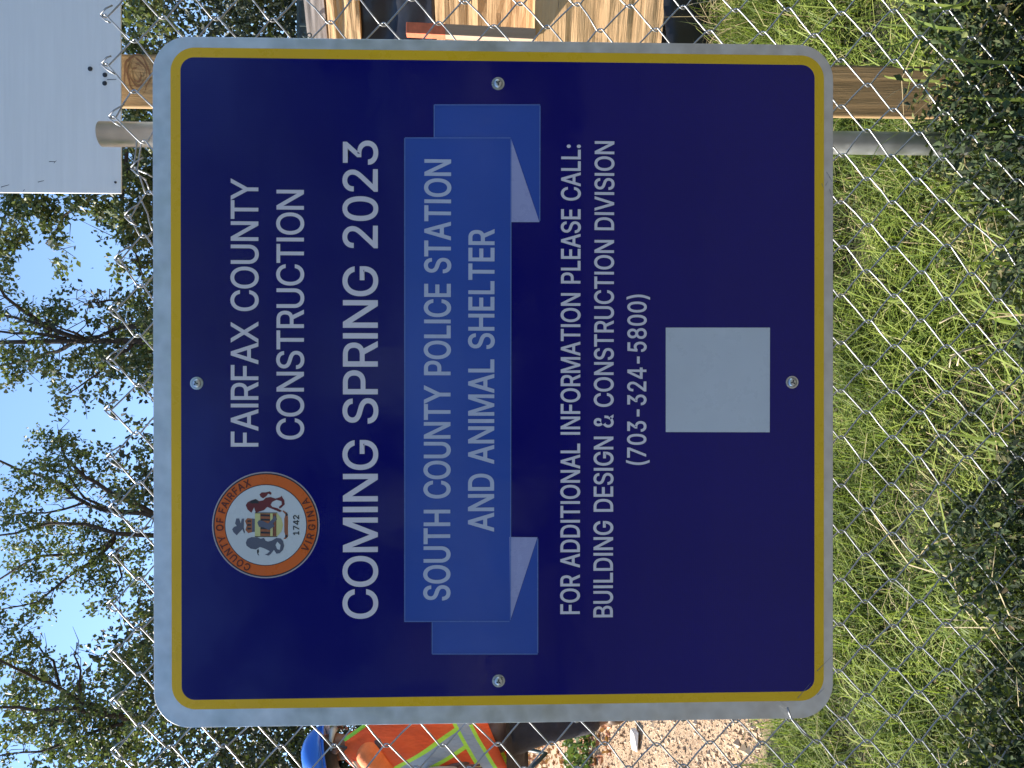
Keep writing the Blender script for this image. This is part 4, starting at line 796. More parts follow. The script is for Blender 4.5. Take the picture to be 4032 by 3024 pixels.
# orange shirt sleeves
MOS = mat_plain('shirt_orange', (.9, .2, .05), .8, .15, 20, 0, .5, .012)
rs = chest + Vector((-.05, 0, .15)) + side * .17
ls_ = chest + Vector((0, 0, .15)) - side * .17
skin('sleeve', [('z', None, chest + Vector((0, 0, .1)), .06, .06), ('a', 'z', rs - side * .03 + Vector((0, 0, .005)), .078, .078), ('b', 'a', rs.lerp(re_, .45), .07, .07), ('c', 'b', rs.lerp(re_, .9), .056, .056)], MOS)
skin('sleeve', [('a', None, ls_ + side * .03, .07, .07), ('b', 'a', ls_.lerp(le_, .5), .062, .062), ('c', 'b', le_, .055, .055), ('d', 'c', lw_, .045, .045)], MOS)
skin('glove', [('a', None, P(1665, 3052, -.16), .036, .036), ('b', 'a', P(1740, 3046, -.17), .04, .036), ('c', 'b', P(1815, 3046, -.18), .034, .03)], mat_plain('glove_tan', (.42, .33, .27), .8, .15, 20, 0, .4, .01))
# vest: lofted rings, hem dropping to the left
MV = NB('vest_hi_vis'); MV.set(Roughness=.75)
co = MV.coord(); sp = MV.n('ShaderNodeSeparateXYZ'); MV.l(co, sp.inputs[0])
def lin(kx, ky=0):
    a = MV.n('ShaderNodeMath', operation='MULTIPLY_ADD'); MV.l(sp.outputs[0], a.inputs[0]); a.inputs[1].default_value = kx; MV.l(sp.outputs[2], a.inputs[2]); return a.outputs[0]
def band(v, c, h, e):
    """1 in the silver stripe, .5 in its lime edging, 0 outside"""
    s = MV.n('ShaderNodeMath', operation='SUBTRACT'); MV.l(v, s.inputs[0]); s.inputs[1].default_value = c
    a = MV.n('ShaderNodeMath', operation='ABSOLUTE'); MV.l(s.outputs[0], a.inputs[0])
    q1 = MV.n('ShaderNodeMath', operation='LESS_THAN'); MV.l(a.outputs[0], q1.inputs[0]); q1.inputs[1].default_value = h
    q2 = MV.n('ShaderNodeMath', operation='LESS_THAN'); MV.l(a.outputs[0], q2.inputs[0]); q2.inputs[1].default_value = h + e
    return q1.outputs[0], q2.outputs[0]
vb = lin(-.65); vsash = lin(1.7)
s1, l1 = band(vb, -.142, .03, .022)
s2, l2 = band(vsash, .16, .07, .04)
gt = MV.n('ShaderNodeMath', operation='GREATER_THAN'); MV.l(vb, gt.inputs[0]); gt.inputs[1].default_value = -.142
def mul(a, b_):
    q = MV.n('ShaderNodeMath', operation='MULTIPLY'); MV.l(a, q.inputs[0]); MV.l(b_, q.inputs[1]); return q.outputs[0]
s2, l2 = mul(s2, gt.outputs[0]), mul(l2, gt.outputs[0])
ORG = MV.ramp(MV.noise(co, 9, 4), [(.3, (.82, .085, .012)), (.7, (.95, .125, .02))])
LIM = (.52, .8, .06); SIL = (.36, .38, .4)
col = MV.mixc(l2, ORG, LIM); col = MV.mixc(s2, col, SIL); col = MV.mixc(l1, col, LIM); col = MV.mixc(s1, col, SIL)
MV.base(col); MV.bump(MV.noise(MV.coord('Object', (1, 1, .35)), 9, 4, .55), .9, .05)
vo = P(1800, 2945)
vs, fs = [], []; n = 40
lv = [(1362, 44, .050), (1385, 58, .07), (1440, 96, .1), (1490, 128, .125), (1560, 146, .14), (1680, 150, .145), (1800, 150, .145), (1900, 152, .15), (1985, 156, .155)]
for li, (X, hw, dp) in enumerate(lv):
    c_ = P(X, 2945)
    for q in range(n):
        a = 2 * math.pi * q / n
        ux = math.cos(a); uy = math.sin(a)
        x = hw * YW / FPX * ux; y = dp * uy
        drop = 0
        if li >= 6: drop = (-x * .55) * (li - 5) / 3 * .9
        wr = .006 * math.sin(7 * a + li) + .004 * math.sin(11 * a - li * 1.7)
        vs.append(Vector((c_.x + x + wr * ux, c_.y + y + wr * uy, c_.z - drop)) - vo)
for li in range(len(lv) - 1):
    for q in range(n): fs.append((li * n + q, (li + 1) * n + q, (li + 1) * n + (q + 1) % n, li * n + (q + 1) % n))
vo_ = link('vest', mesh('vest', vs, fs, True), MV.m, worker, vo - wk_base)
m_ = vo_.modifiers.new('sub', 'SUBSURF'); m_.levels = m_.render_levels = 2
m_ = vo_.modifiers.new('solid', 'SOLIDIFY'); m_.thickness = .004
# piping on the vest shoulder, collar
mb = MB(); mb.add(tube([Vector(p) - wk_base for p in (P(1358, 2912, -.075), P(1385, 2893, -.085), P(1415, 2872, -.09), P(1450, 2846, -.09))], .010, 8))
mb.build('shoulder_piping', mat_plain('piping_lime', (.3, .62, .05), .8), worker, True)
mb = MB(); mb.add(tube([Vector(p) - wk_base for p in (P(1405, 2990, -.07), P(1412, 3012, -.07), P(1430, 3040, -.05))], .022, 8))
mb.build('collar', mat_plain('collar_tan', (.5, .4, .25), .8), worker, True)
# hard hat: shell, brim, strap
hc = P(1283, 2966); tilt = Matrix.Rotation(R(-12), 3, 'Y')
heading = Matrix.Rotation(math.atan2(fwd.y, fwd.x), 3, 'Z')
def hat(v): return heading @ (tilt @ Vector(v)) + hc - wk_base
vs, fs = [], []; n = 36; rings = 9
for r in range(rings):
    e = R(88) * r / (rings - 1)
    for q in range(n):
        a = 2 * math.pi * q / n
        rr = math.cos(e); rib = 1 + .03 * (abs(math.sin(a)) < .16) * (rr > .2)
        vs.append(hat((.142 * rr * math.cos(a) * rib, .115 * rr * math.sin(a), .128 * math.sin(e) * rib)))
for r in range(rings - 1):
    for q in range(n): fs.append((r * n + q, r * n + (q + 1) % n, (r + 1) * n + (q + 1) % n, (r + 1) * n + q))
MHB = NB('helmet_blue'); MHB.set(Base_Color=(.012, .11, .46, 1), Roughness=.22, Coat_Weight=.5)
hs = link('hard_hat', mesh('hard_hat', vs, fs, True), MHB.m, worker); m_ = hs.modifiers.new('solid', 'SOLIDIFY'); m_.thickness = .004
vs, fs = [], []
for q in range(n + 1):
    a = 2 * math.pi * q / n; f = max(0, math.cos(a)) ** 2
    for (k0, z) in ((1.0, 0), (1.0 + .08 + .34 * f, -.012 - .012 * f)):
        vs.append(hat((.142 * k0 * math.cos(a), .115 * (1 + (k0 - 1) * .7) * math.sin(a), z)))
for q in range(n): fs.append((2 * q, 2 * q + 1, 2 * q + 3, 2 * q + 2))
bo = link('brim', mesh('brim', vs, fs, True), MHB.m, hs); m_ = bo.modifiers.new('solid', 'SOLIDIFY'); m_.thickness = .004
mb = MB(); mb.add(tube([hat(v) for v in ((.07, -.115, -.005), (.02, -.118, -.06), (-.01, -.108, -.13))], .006, 6))
mb.build('chin_strap', MDK, worker)
# short black hair, pale safety glasses, ear
vs, fs = [], []
n = 24
for r in range(6):
    e = R(-42 + 12 * r)
    for q in range(n + 1):
        a = R(60) + R(240) * q / n
        vs.append(hat((.098 * math.cos(e) * math.cos(a) - .012, .086 * math.cos(e) * math.sin(a), .1 * math.sin(e))))
for r in range(5):
    for q in range(n): fs.append((r * (n + 1) + q, r * (n + 1) + q + 1, (r + 1) * (n + 1) + q + 1, (r + 1) * (n + 1) + q))
link('hair', mesh('hair', vs, fs, True), mat_plain('hair_black', (.012, .01, .01), .6, .4, 60, 0, .6, .004), worker)
mb = MB(); mb.add(tube([hat(v) for v in ((-.005, -.093, -.045), (.05, -.088, -.05), (.09, -.06, -.055), (.106, -.01, -.058))], [.005, .012, .02, .02], 8))
mb.build('safety_glasses', mat_plain('glasses_grey', (.32, .36, .38), .25), worker, True)
mb = MB(); mb.add(tube([hat(v) for v in ((-.012, -.095, -.05), (-.016, -.104, -.068), (-.006, -.1, -.088), (.0, -.094, -.095))], [.008, .014, .011, .006], 8))
mb.build('ear', MSK, worker, True)
# face: nose and lips, eye
mb = MB(); mb.add(tube([hat(v) for v in ((.092, 0, -.045), (.112, 0, -.075), (.122, 0, -.09), (.1, 0, -.1))], [.008, .011, .014, .008], 8))
mb.build('nose', MSK, worker, True)
mb = MB(); mb.add(tube([hat(v) for v in ((.094, -.022, -.122), (.104, 0, -.12), (.094, .022, -.122))], [.004, .007, .004], 8))
mb.build('mouth', mat_plain('lips', (.16, .05, .04), .5), worker, True)

# ------------------------------------------------------------------ small things on the soil by the worker
gp = W(2330, 2915, 3.95)
vs = [Vector((random.uniform(-.06, .06), random.uniform(-.04, .04), random.uniform(0, .05))) for _ in range(26)]
bm = bmesh.new(); [bm.verts.new(v) for v in vs]; bmesh.ops.convex_hull(bm, input=bm.verts[:]); me = bpy.data.meshes.new('stone'); bm.to_mesh(me); bm.free()
tag(link('stone', me, mat_plain('stone_white', (.72, .7, .64), .8, .15, 30), None, (gp.x, 3.95, float(zg(gp.x, 3.95)) - .004)), "whitish stone on the soil beside the worker's boot", 'stone')
cp = [W(2045, 2945, 5.2), W(2110, 2958, 5.1), W(2150, 2965, 5.0), W(2122, 2995, 5.0), W(2085, 3030, 5.0), W(2085, 3100, 5.1)]
cp = [Vector((p.x, p.y, max(p.z, float(zg(p.x, p.y)) + .012))) for p in cp]
MCB = mat_plain('cable_green_black', (.012, .03, .028), .5)
tag(MB().add(tube(cp, .014, 8)).build('hose', MCB, None, True), 'dark green hose on the reddish soil left of the worker', 'hose')
# ------------------------------------------------------------------ vegetation
def leaves(n, C, size, flat=.0, rs=None, elong=1.6):
    """n leaves at centres C (n,3): folded diamonds with random facing"""
    C = np.asarray(C, float); n = len(C)
    d = rng.normal(size=(n, 3)); d[:, 2] -= .25; d /= np.linalg.norm(d, axis=1, keepdims=True)
    q = rng.normal(size=(n, 3)); q -= (q * d).sum(1, keepdims=True) * d; q /= np.linalg.norm(q, axis=1, keepdims=True)
    nn = np.cross(d, q)
    s = size * rng.uniform(.6, 1.3, (n, 1))
    a = C - d * s * .5; b_ = C + d * s * .5
    l = C + q * s * .5 / elong + nn * s * .1 - d * s * .08; r = C - q * s * .5 / elong + nn * s * .1 - d * s * .08
    V = np.stack([a, l, b_, r], 1).reshape(-1, 3)
    F = np.arange(4 * n).reshape(-1, 4)
    F = np.concatenate([F[:, [0, 1, 2]], F[:, [0, 2, 3]]])
    return V, F
ML1 = mat_leaf('leaf_oak', [(0, (.03, .05, .02)), (.4, (.055, .085, .03)), (.75, (.085, .11, .04)), (1, (.15, .15, .055))], .3)
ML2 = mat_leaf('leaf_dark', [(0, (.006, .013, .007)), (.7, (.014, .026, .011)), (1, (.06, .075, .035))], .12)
MBK = mat_plain('bark_dark', (.035, .026, .02), .95, .4, 12, 0, .8, .03)

def blob_leaves(blobs, y, dens, size, spread):
    """blobs: (X, Y, radius) of foliage masses seen in the photo; each gets real depth and hangs in twig clumps"""
    out = []
    k = y / FPX
    for X, Y, r in blobs:
        c = np.array(W(X, Y, y)); R_ = r * k * .82
        yy = rng.normal(0, spread)
        sc_ = (y + yy) / y
        c = np.array(CAM) + (c - np.array(CAM)) * sc_
        ncl = max(3, int(dens * r * r / 300))
        cc = rng.normal(size=(ncl, 3)); cc /= np.linalg.norm(cc, axis=1, keepdims=True)
        cc = c + cc * R_ * rng.uniform(.05, 1.08, (ncl, 1)) ** .6 * np.array([1, 1.3, 1])
        m = rng.integers(4, 9, ncl)
        cl = np.repeat(cc, m, 0); cl = cl + rng.normal(0, size * .75, cl.shape)
        out.append(cl)
    return np.concatenate(out)
DENS = 3.3
def tree(label, y, limbs, blobs, rpx, dens=1.0, size=.075, spread=.5, mat=None):
    """limbs: (radius px, [(X, Y), ...]); first is the trunk"""
    X0, Y0 = limbs[0][1][0]
    b0 = W(X0, Y0, y); base = Vector((b0.x, y, float(zg(b0.x, y)) - .05))
    root = empty('tree', base, label, 'tree', 'trees standing behind the site')
    k = y / FPX
    for li, (r, pl) in enumerate(limbs):
        pts = []
        dy = 0.0
        for q, (X, Y) in enumerate(pl):
            if li: dy += random.uniform(-.35, .35) if q else 0
            p = W(X, Y, y + dy)
            pts.append(p - base)
        if li == 0: pts[0] = Vector((pts[0].x, 0, 0))
        # refine with small kinks
        fine = []
        for a, b_ in zip(pts[:-1], pts[1:]):
            m = max(2, int((b_ - a).length / .5))
            for t in range(m): fine.append(a.lerp(b_, t / m) + Vector([random.gauss(0, .02) for _ in range(3)]) * (1 if t else 0))
        fine.append(pts[-1])
        rr = [max(.008, r * k * (1 - .72 * t / (len(fine) - 1))) for t in range(len(fine))]
        link('trunk' if li == 0 else 'limb', mesh('limb', *tube(fine, rr, 8), True), MBK, root)
        # twigs
        tw = MB()
        for t in range(1, len(fine), 1 if li else 3):
            for _ in range(2):
                d = Vector((random.gauss(0, 1), random.gauss(0, 1), random.gauss(.4, .8))).normalized() * random.uniform(.15, .5)
                a = fine[t]
                tw.add(tube([a, a + d * .5 + Vector([random.gauss(0, .05) for _ in range(3)]), a + d + Vector([random.gauss(0, .09) for _ in range(3)])], [min(rr[t] * .45, .016), .007, .003], 4, False))
        if li and tw.v: o = tw.build('twigs', MBK, root); o['kind'] = 'stuff'
    C_ = blob_leaves(blobs, y, dens * DENS, size * 1.15, spread) - np.array(base)
    V, F = leaves(len(C_), C_, size * 1.15)
    link('foliage', npmesh('foliage', V, F), mat or ML1, root)['kind'] = 'stuff'
    return root

def extra(bl, X0, X1, Y0, Y1, n, r0=45, r1=80):
    return bl + [(random.uniform(X0, X1), random.uniform(Y0, Y1), random.uniform(r0, r1)) for _ in range(n)]
# central tree with the straight dark trunk
tree('tall tree with a straight dark trunk rising above the middle of the sign', 12.5,
     [(22, [(2150, 1362), (1200, 1350), (600, 1346), (300, 1343), (0, 1348), (-350, 1350)]),
      (15, [(640, 1300), (560, 1282), (480, 1282), (390, 1325), (310, 1342)]),
      (11, [(330, 1338), (240, 1310), (180, 1282), (60, 1200), (0, 1135), (-200, 1020)]),
      (8, [(200, 1300), (100, 1262), (0, 1240), (-220, 1190)]),
      (8, [(260, 1335), (130, 1312), (0, 1305), (-220, 1290)]),
      (9, [(285, 1348), (225, 1385), (140, 1415), (0, 1440), (-200, 1470)]),
      (8, [(520, 1355), (470, 1395), (420, 1435), (350, 1495), (260, 1555)]),
      (6, [(330, 1332), (260, 1300), (190, 1268)]),
      (5, [(470, 1180), (430, 1182), (390, 1190), (345, 1200), (300, 1178)])],
     extra([(260, 1140, 22), (200, 1200, 55), (110, 1212, 38), (160, 1245, 50), (250, 1235, 45), (300, 1235, 30), (55, 1150, 30), (15, 1130, 20),
      (100, 1290, 45), (200, 1300, 60), (30, 1400, 60), (95, 1420, 60), (60, 1470, 55), (25, 1515, 30), (150, 1400, 55), (200, 1455, 55),
      (225, 1530, 48), (240, 1600, 36), (240, 1632, 20), (290, 1420, 40), (330, 1380, 55), (330, 1460, 42), (340, 1560, 30), (345, 1605, 18),
      (400, 1400, 50), (430, 1465, 36), (412, 1540, 30), (425, 1595, 22), (385, 1262, 28), (460, 1240, 55), (520, 1190, 55), (585, 1150, 50),
      (480, 1320, 50), (560, 1330, 60), (420, 1420, 45), (520, 1450, 50), (575, 1510, 45), (590, 1400, 60), (560, 1240, 50), (590, 1450, 50), (620, 1300, 70), (640, 1480, 60)],
      -700, -30, 1000, 1680, 26), None, .75, .07)
# right-hand tree behind the white board
tree('broad leafy tree behind the white board, its crown hanging over the sky', 11.5,
     [(24, [(2150, 610), (900, 560), (300, 520), (-200, 480)]),
      (10, [(650, 560), (420, 740), (250, 850), (180, 960)]),
      (8, [(500, 590), (480, 800), (520, 960), (560, 1080)]),
      (8, [(200, 520), (80, 700), (20, 850), (-40, 1010)])],
     extra([(60, 820, 85), (160, 800, 75), (60, 925, 55), (15, 1010, 45), (200, 860, 50), (222, 950, 36), (236, 1035, 28), (235, 1072, 14), (190, 880, 30), (310, 800, 55), (262, 850, 26), (5, 960, 60),
      (400, 810, 55), (480, 860, 65), (560, 820, 70), (420, 880, 30), (520, 950, 55), (570, 1035, 55), (475, 1055, 38), (400, 930, 16), (600, 1100, 40), (25, 1080, 26), (590, 930, 70),
      (540, 700, 80), (560, 560, 80), (540, 420, 70), (560, 300, 80), (540, 180, 60), (580, 60, 80), (620, 700, 90), (700, 600, 90)],
      -600, 460, -300, 760, 60), None, 1.0, .075)
# fan-shaped tree left of centre
tree('fan-shaped airy tree rising above the seal side of the sign', 13.5,
     [(22, [(2150, 2160), (1100, 2120), (640, 2100)]),
      (12, [(650, 2090), (600, 2020), (480, 1965), (380, 1900), (300, 1845), (255, 1800), (230, 1700)]),
      (12, [(640, 2060), (560, 2020), (420, 2010), (300, 1960), (150, 1870), (0, 1815), (-220, 1750)]),
      (7, [(420, 2000), (330, 1960), (270, 1870)]),
      (10, [(640, 2110), (450, 2100), (340, 2065), (200, 2060), (60, 2100), (-130, 2120)]),
      (9, [(450, 2120), (400, 2160), (340, 2180), (150, 2190), (0, 2280), (-180, 2340)]),
      (8, [(450, 2130), (380, 2200), (290, 2255), (150, 2370), (0, 2400)]),
      (5, [(460, 2160), (480, 2270), (455, 2310), (470, 2380)]),
      (5, [(330, 1180 + 800), (180, 2020), (40, 2030), (-100, 2040)])],
     extra([(130, 1740, 30), (155, 1712, 32), (205, 1715, 30), (210, 1760, 50), (255, 1740, 40), (300, 1722, 26), (100, 1860, 45), (150, 1820, 50), (210, 1850, 60), (280, 1800, 50), (340, 1790, 50),
      (400, 1765, 28), (110, 1920, 45), (170, 1930, 60), (250, 1920, 60), (320, 1880, 60), (400, 1850, 60), (470, 1830, 50), (560, 1785, 45), (590, 1745, 34), (505, 1650, 20), (540, 1680, 20),
      (560, 1870, 55), (450, 1930, 60), (520, 1950, 60), (580, 1950, 60), (40, 2040, 55), (20, 1995, 34), (120, 2060, 55), (200, 2060, 55), (280, 2060, 55), (360, 2100, 65), (440, 2100, 60), (530, 2080, 60),
      (60, 2150, 55), (140, 2160, 60), (230, 2150, 60), (310, 2180, 65), (400, 2200, 60), (480, 2180, 60), (560, 2170, 60), (60, 2240, 45), (130, 2260, 50), (200, 2250, 50), (262, 2300, 40), (330, 2260, 40),
      (20, 2320, 45), (140, 2370, 48), (95, 2432, 30), (190, 2375, 28), (205, 2420, 20), (165, 2400, 36), (420, 2300, 50), (450, 2340, 42), (530, 2270, 55), (570, 2330, 55), (375, 2385, 24), (350, 2400, 22), (430, 2390, 26),
      (480, 2400, 24), (20, 1900, 30), (70, 1980, 40), (400, 2250, 50), (350, 2300, 34)],
      -650, -30, 1700, 2480, 26), None, .8, .07)
# far-left tree
tree('many-branched tree at the far left, reaching over the lower left sky', 12.8,
     [(24, [(2150, 2760), (1100, 2770), (640, 2795), (480, 2830)]),
      (12, [(520, 2835), (400, 2815), (300, 2790), (150, 2800), (0, 2785), (-200, 2760)]),
      (10, [(420, 2800), (330, 2772), (200, 2690), (100, 2650), (0, 2600), (-200, 2520)]),
      (6, [(400, 2810), (320, 2755), (318, 2640), (292, 2580), (300, 2555)]),
      (8, [(360, 2820), (230, 2840), (110, 2870), (0, 2890), (-200, 2920)]),
      (7, [(480, 2850), (330, 2900), (160, 2960), (20, 2970), (-100, 3000)]),
      (6, [(240, 2720), (210, 2600), (150, 2540), (110, 2480)])],
     extra([(40, 2490, 42), (90, 2530, 46), (60, 2580, 46), (130, 2555, 30), (165, 2590, 40), (100, 2630, 55), (150, 2660, 55), (205, 2650, 40), (50, 2700, 60), (100, 2740, 60), (180, 2720, 45), (245, 2745, 40), (300, 2725, 42),
      (262, 2600, 18), (282, 2650, 20), (320, 2695, 26), (330, 2745, 42), (300, 2800, 55), (220, 2800, 55), (140, 2790, 55), (60, 2800, 45), (40, 2880, 55), (120, 2860, 50), (200, 2870, 55), (280, 2870, 60), (350, 2830, 60),
      (400, 2780, 50), (180, 2940, 50), (240, 2960, 60), (120, 2900, 30), (300, 2940, 60), (370, 2900, 60), (440, 2850, 70), (500, 2800, 70), (20, 3000, 35), (150, 3015, 30), (400, 2960, 70),
      (560, 2410, 45), (590, 2470, 36), (555, 2560, 45), (430, 2592, 26), (480, 2590, 40), (470, 2640, 50), (540, 2650, 65), (470, 2720, 50), (380, 2705, 26), (402, 2665, 22), (590, 2700, 60), (600, 2560, 50), (540, 2740, 60), (560, 2850, 80), (500, 2950, 80)],
      -600, -20, 2350, 3300, 30), None, .85, .07)

# dense wood behind everything
def contour(x):
    """crown line of the wood at 15 m"""
    return 6.2 + .8 * math.sin(x * .9 + 1) + .5 * math.sin(x * 2.3) + .3 * math.sin(x * 5.1)
n = 210000
x = rng.uniform(-14, 14, n); u = rng.uniform(0, 1, n)
top = 7.7 + .7 * np.sin(x * .9 + 1) + .5 * np.sin(x * 2.3) + .35 * np.sin(x * 5.1) + np.where(x > 3.3, 1.6, 0) + np.where(x < -5.2, .8, 0)
z = .7 + (top - .7) * u
y = 15 + rng.normal(0, 1.2, n) + .6 * np.sin(x * 3 + z * 2.2)
gap = np.sin(x * 4.1 + 2 * np.sin(z * 3.3)) * np.sin(z * 5.2 + x) + rng.normal(0, .35, n)
keep = gap > -.55
C_ = np.stack([x, y, z], 1)[keep]
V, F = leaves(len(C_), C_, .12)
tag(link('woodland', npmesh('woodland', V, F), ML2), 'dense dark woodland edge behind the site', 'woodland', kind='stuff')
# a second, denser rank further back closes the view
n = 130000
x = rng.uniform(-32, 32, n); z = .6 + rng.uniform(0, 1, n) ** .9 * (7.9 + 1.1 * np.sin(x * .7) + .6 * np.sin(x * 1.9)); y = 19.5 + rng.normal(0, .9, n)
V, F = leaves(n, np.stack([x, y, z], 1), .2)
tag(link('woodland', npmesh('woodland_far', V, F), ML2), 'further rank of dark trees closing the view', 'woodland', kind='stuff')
# trees behind the photographer: what the sign's gloss looks back at
n = 70000
x = rng.uniform(-26, 26, n); z = rng.uniform(0, 1, n) ** .85 * (7.6 + 1.5 * np.sin(x * .6) + .8 * np.sin(x * 1.7)); y = -14 + rng.normal(0, 1.6, n)
k = (np.sin(x * 1.3 + 2 * np.sin(z * .9)) * np.sin(z * 1.7 + x * .8) + rng.normal(0, .3, n)) > -.35
V, F = leaves(k.sum(), np.stack([x, y, z], 1)[k], .34)
tag(link('woodland', npmesh('woodland_near', V, F), ML1), 'trees behind the viewer', 'woodland', kind='stuff')

# ---- grass
def blades(bx, by, ln, wd, lean, mat_ids=None, z0=None):
    """curved tapering blades, 3 segments"""
    n = len(bx); bz = zg(bx, by) - .004 if z0 is None else z0
    base = np.stack([bx, by, bz], 1)
    a = rng.uniform(0, 2 * np.pi, n); d = np.stack([np.cos(a), np.sin(a), np.zeros(n)], 1)
    tz = np.array([0, 0, 1.0])
    s = np.stack([-np.sin(a), np.cos(a), np.zeros(n)], 1)
    ln = ln[:, None]; wd = wd[:, None]; lean = lean[:, None]
    P1 = base + tz * ln * .38 + d * ln * lean * .12
    P2 = base + tz * ln * .70 * (1 - .25 * lean) + d * ln * lean * .42
    P3 = base + tz * ln * (1 - .55 * lean) + d * ln * lean * .85
    V = np.stack([base - s * wd * .5, base + s * wd * .5, P1 - s * wd * .5, P1 + s * wd * .5, P2 - s * wd * .36, P2 + s * wd * .36, P3], 1).reshape(-1, 3)
    k = np.arange(n)[:, None] * 7
    F = np.concatenate([k + np.array([0, 1, 3]), k + np.array([0, 3, 2]), k + np.array([2, 3, 5]), k + np.array([2, 5, 4]), k + np.array([4, 5, 6])])
    return V, F
MGR = mat_leaf('grass_blade', [(0, (.07, .11, .015)), (.35, (.16, .23, .03)), (.7, (.27, .33, .06)), (.92, (.3, .35, .08)), (1, (.45, .4, .2))], .4, .6)
MGD = mat_leaf('grass_dry', [(0, (.2, .15, .07)), (.5, (.38, .3, .16)), (1, (.5, .42, .26))], .2, .7)
def drift(m, dark=(.45, .5, .4), scale=2.6):
    """lusher and thinner drifts across the turf"""
    t = m.node_tree; b = t.nodes['Principled BSDF']; src = b.inputs['Base Color'].links[0].from_socket
    tc = t.nodes.new('ShaderNodeTexCoord'); nz = t.nodes.new('ShaderNodeTexNoise'); nz.inputs['Scale'].default_value = scale; nz.inputs['Detail'].default_value = 4
    t.links.new(tc.outputs['Object'], nz.inputs['Vector'])
    rp = t.nodes.new('ShaderNodeValToRGB'); rp.color_ramp.elements[0].position = .38; rp.color_ramp.elements[0].color = (*dark, 1); rp.color_ramp.elements[1].position = .56; rp.color_ramp.elements[1].color = (1, 1, 1, 1)
    t.links.new(nz.outputs[0], rp.inputs[0])
    mx = t.nodes.new('ShaderNodeMix'); mx.data_type = 'RGBA'; mx.blend_type = 'MULTIPLY'; mx.inputs[0].default_value = 1
    t.links.new(src, mx.inputs[6]); t.links.new(rp.outputs[0], mx.inputs[7]); t.links.new(mx.outputs[2], b.inputs['Base Color'])
drift(MGR)
def patch(f, n, x0, x1, y0, y1, dens):
    x = rng.uniform(x0, x1, n); y = rng.uniform(y0, y1, n); k = rng.uniform(0, 1, n) < dens(x, y); return x[k], y[k]
def clump(x, y): return .5 + .3 * np.sin(x * 9 + 2 * np.sin(y * 7)) + .3 * np.sin(y * 13 + x * 4)
def edge(x, y):
    """turf stops at the bare soil on the left, about 2.8 m out"""
    lim = 2.72 + .1 * np.sin(x * 6) + .07 * np.sin(x * 17) + np.where(x > .4, .6, 0)
    return np.clip((lim - y) / .22, 0, 1)
x, y = patch(None, 150000, -2.6, 2.6, 1.2, 3.5, lambda x, y: np.clip(.1 + 1.15 * clump(x, y), 0, 1) * edge(x, y))
n = len(x)
V, F = blades(x, y, rng.gamma(6, .016, n) + .02, rng.uniform(.002, .0044, n), rng.uniform(.2, 1.7, n))
tag(link('grass', npmesh('grass', V, F), MGR), 'rough sunlit grass on the bank behind the fence', 'grass', kind='stuff')
x, y = patch(None, 9000, -2.6, 2.6, 1.25, 3.4, lambda x, y: np.clip(.8 - .8 * clump(x * .7, y), 0, 1) * edge(x, y))
n = len(x); V, F = blades(x, y, rng.gamma(5, .02, n) + .02, rng.uniform(.0012, .0026, n), rng.uniform(.4, 1.6, n))
tag(link('dry_grass', npmesh('dry_grass', V, F), MGD), 'dead straw stems among the grass on the bank', 'dry grass', kind='stuff')
# tall thin stems at the foot of the silt fence
n = 520; x = rng.uniform(1.25, 2.4, n); y = rng.normal(2.78, .07, n)
V, F = blades(x, y, rng.uniform(.1, .34, n), rng.uniform(.002, .004, n), rng.uniform(.2, 1.3, n))
tag(link('dry_grass', npmesh('dry_grass', V, F), MGD), 'tall dry stems in front of the black silt fence', 'dry grass', kind='stuff')
n = 2600; x = rng.uniform(1.2, 2.4, n); y = rng.normal(2.7, .09, n)
V, F = blades(x, y, rng.uniform(.06, .2, n), rng.uniform(.002, .004, n), rng.uniform(.4, 1.4, n))
tag(link('grass', npmesh('grass', V, F), MGR), 'long grass tufts in front of the black silt fence', 'grass', kind='stuff')
# verge on the near side
x, y = patch(None, 9000, -3, 3, .56, .95, lambda x, y: np.clip(.3 + .7 * clump(x, y), 0, 1)); n = len(x)
V, F = blades(x, y, rng.gamma(6, .014, n) + .02, rng.uniform(.002, .004, n), rng.uniform(.2, 1.3, n))
tag(link('grass', npmesh('grass', V, F), MGR), 'mown verge on the near side of the fence', 'grass', kind='stuff')

# ---- dark weeds and creeper along the foot of the fence
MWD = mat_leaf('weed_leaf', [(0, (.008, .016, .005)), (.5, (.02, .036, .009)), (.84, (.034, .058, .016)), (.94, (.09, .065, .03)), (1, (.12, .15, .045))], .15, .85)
def wtop(x, y=1.15):
    """height of the weeds, from their outline against the grass"""
    Yp = 1512 - x * FPX / y
    Xp = np.interp(Yp, [-600, 0, 300, 600, 900, 1500, 1750, 2050, 2300, 2550, 2800, 3024, 3600], [3520, 3560, 3620, 3760, 3900, 3960, 3960, 3800, 3700, 3860, 3800, 3700, 3650])
    Xp = Xp + 70 + 60 * np.sin(x * 11 + 1) + 45 * np.sin(x * 29) + 30 * np.sin(x * 67)
    return HC - (Xp - 1921) / FPX * y
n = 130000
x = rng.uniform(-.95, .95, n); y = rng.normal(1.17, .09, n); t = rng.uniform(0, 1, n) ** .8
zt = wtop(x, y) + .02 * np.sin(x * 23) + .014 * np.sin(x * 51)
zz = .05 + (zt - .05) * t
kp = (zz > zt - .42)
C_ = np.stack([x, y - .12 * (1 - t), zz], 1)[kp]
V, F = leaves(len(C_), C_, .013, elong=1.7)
tag(link('weeds', npmesh('weeds', V, F), MWD), 'dark small-leaved weeds and creeper along the foot of the fence', 'weeds', kind='stuff')
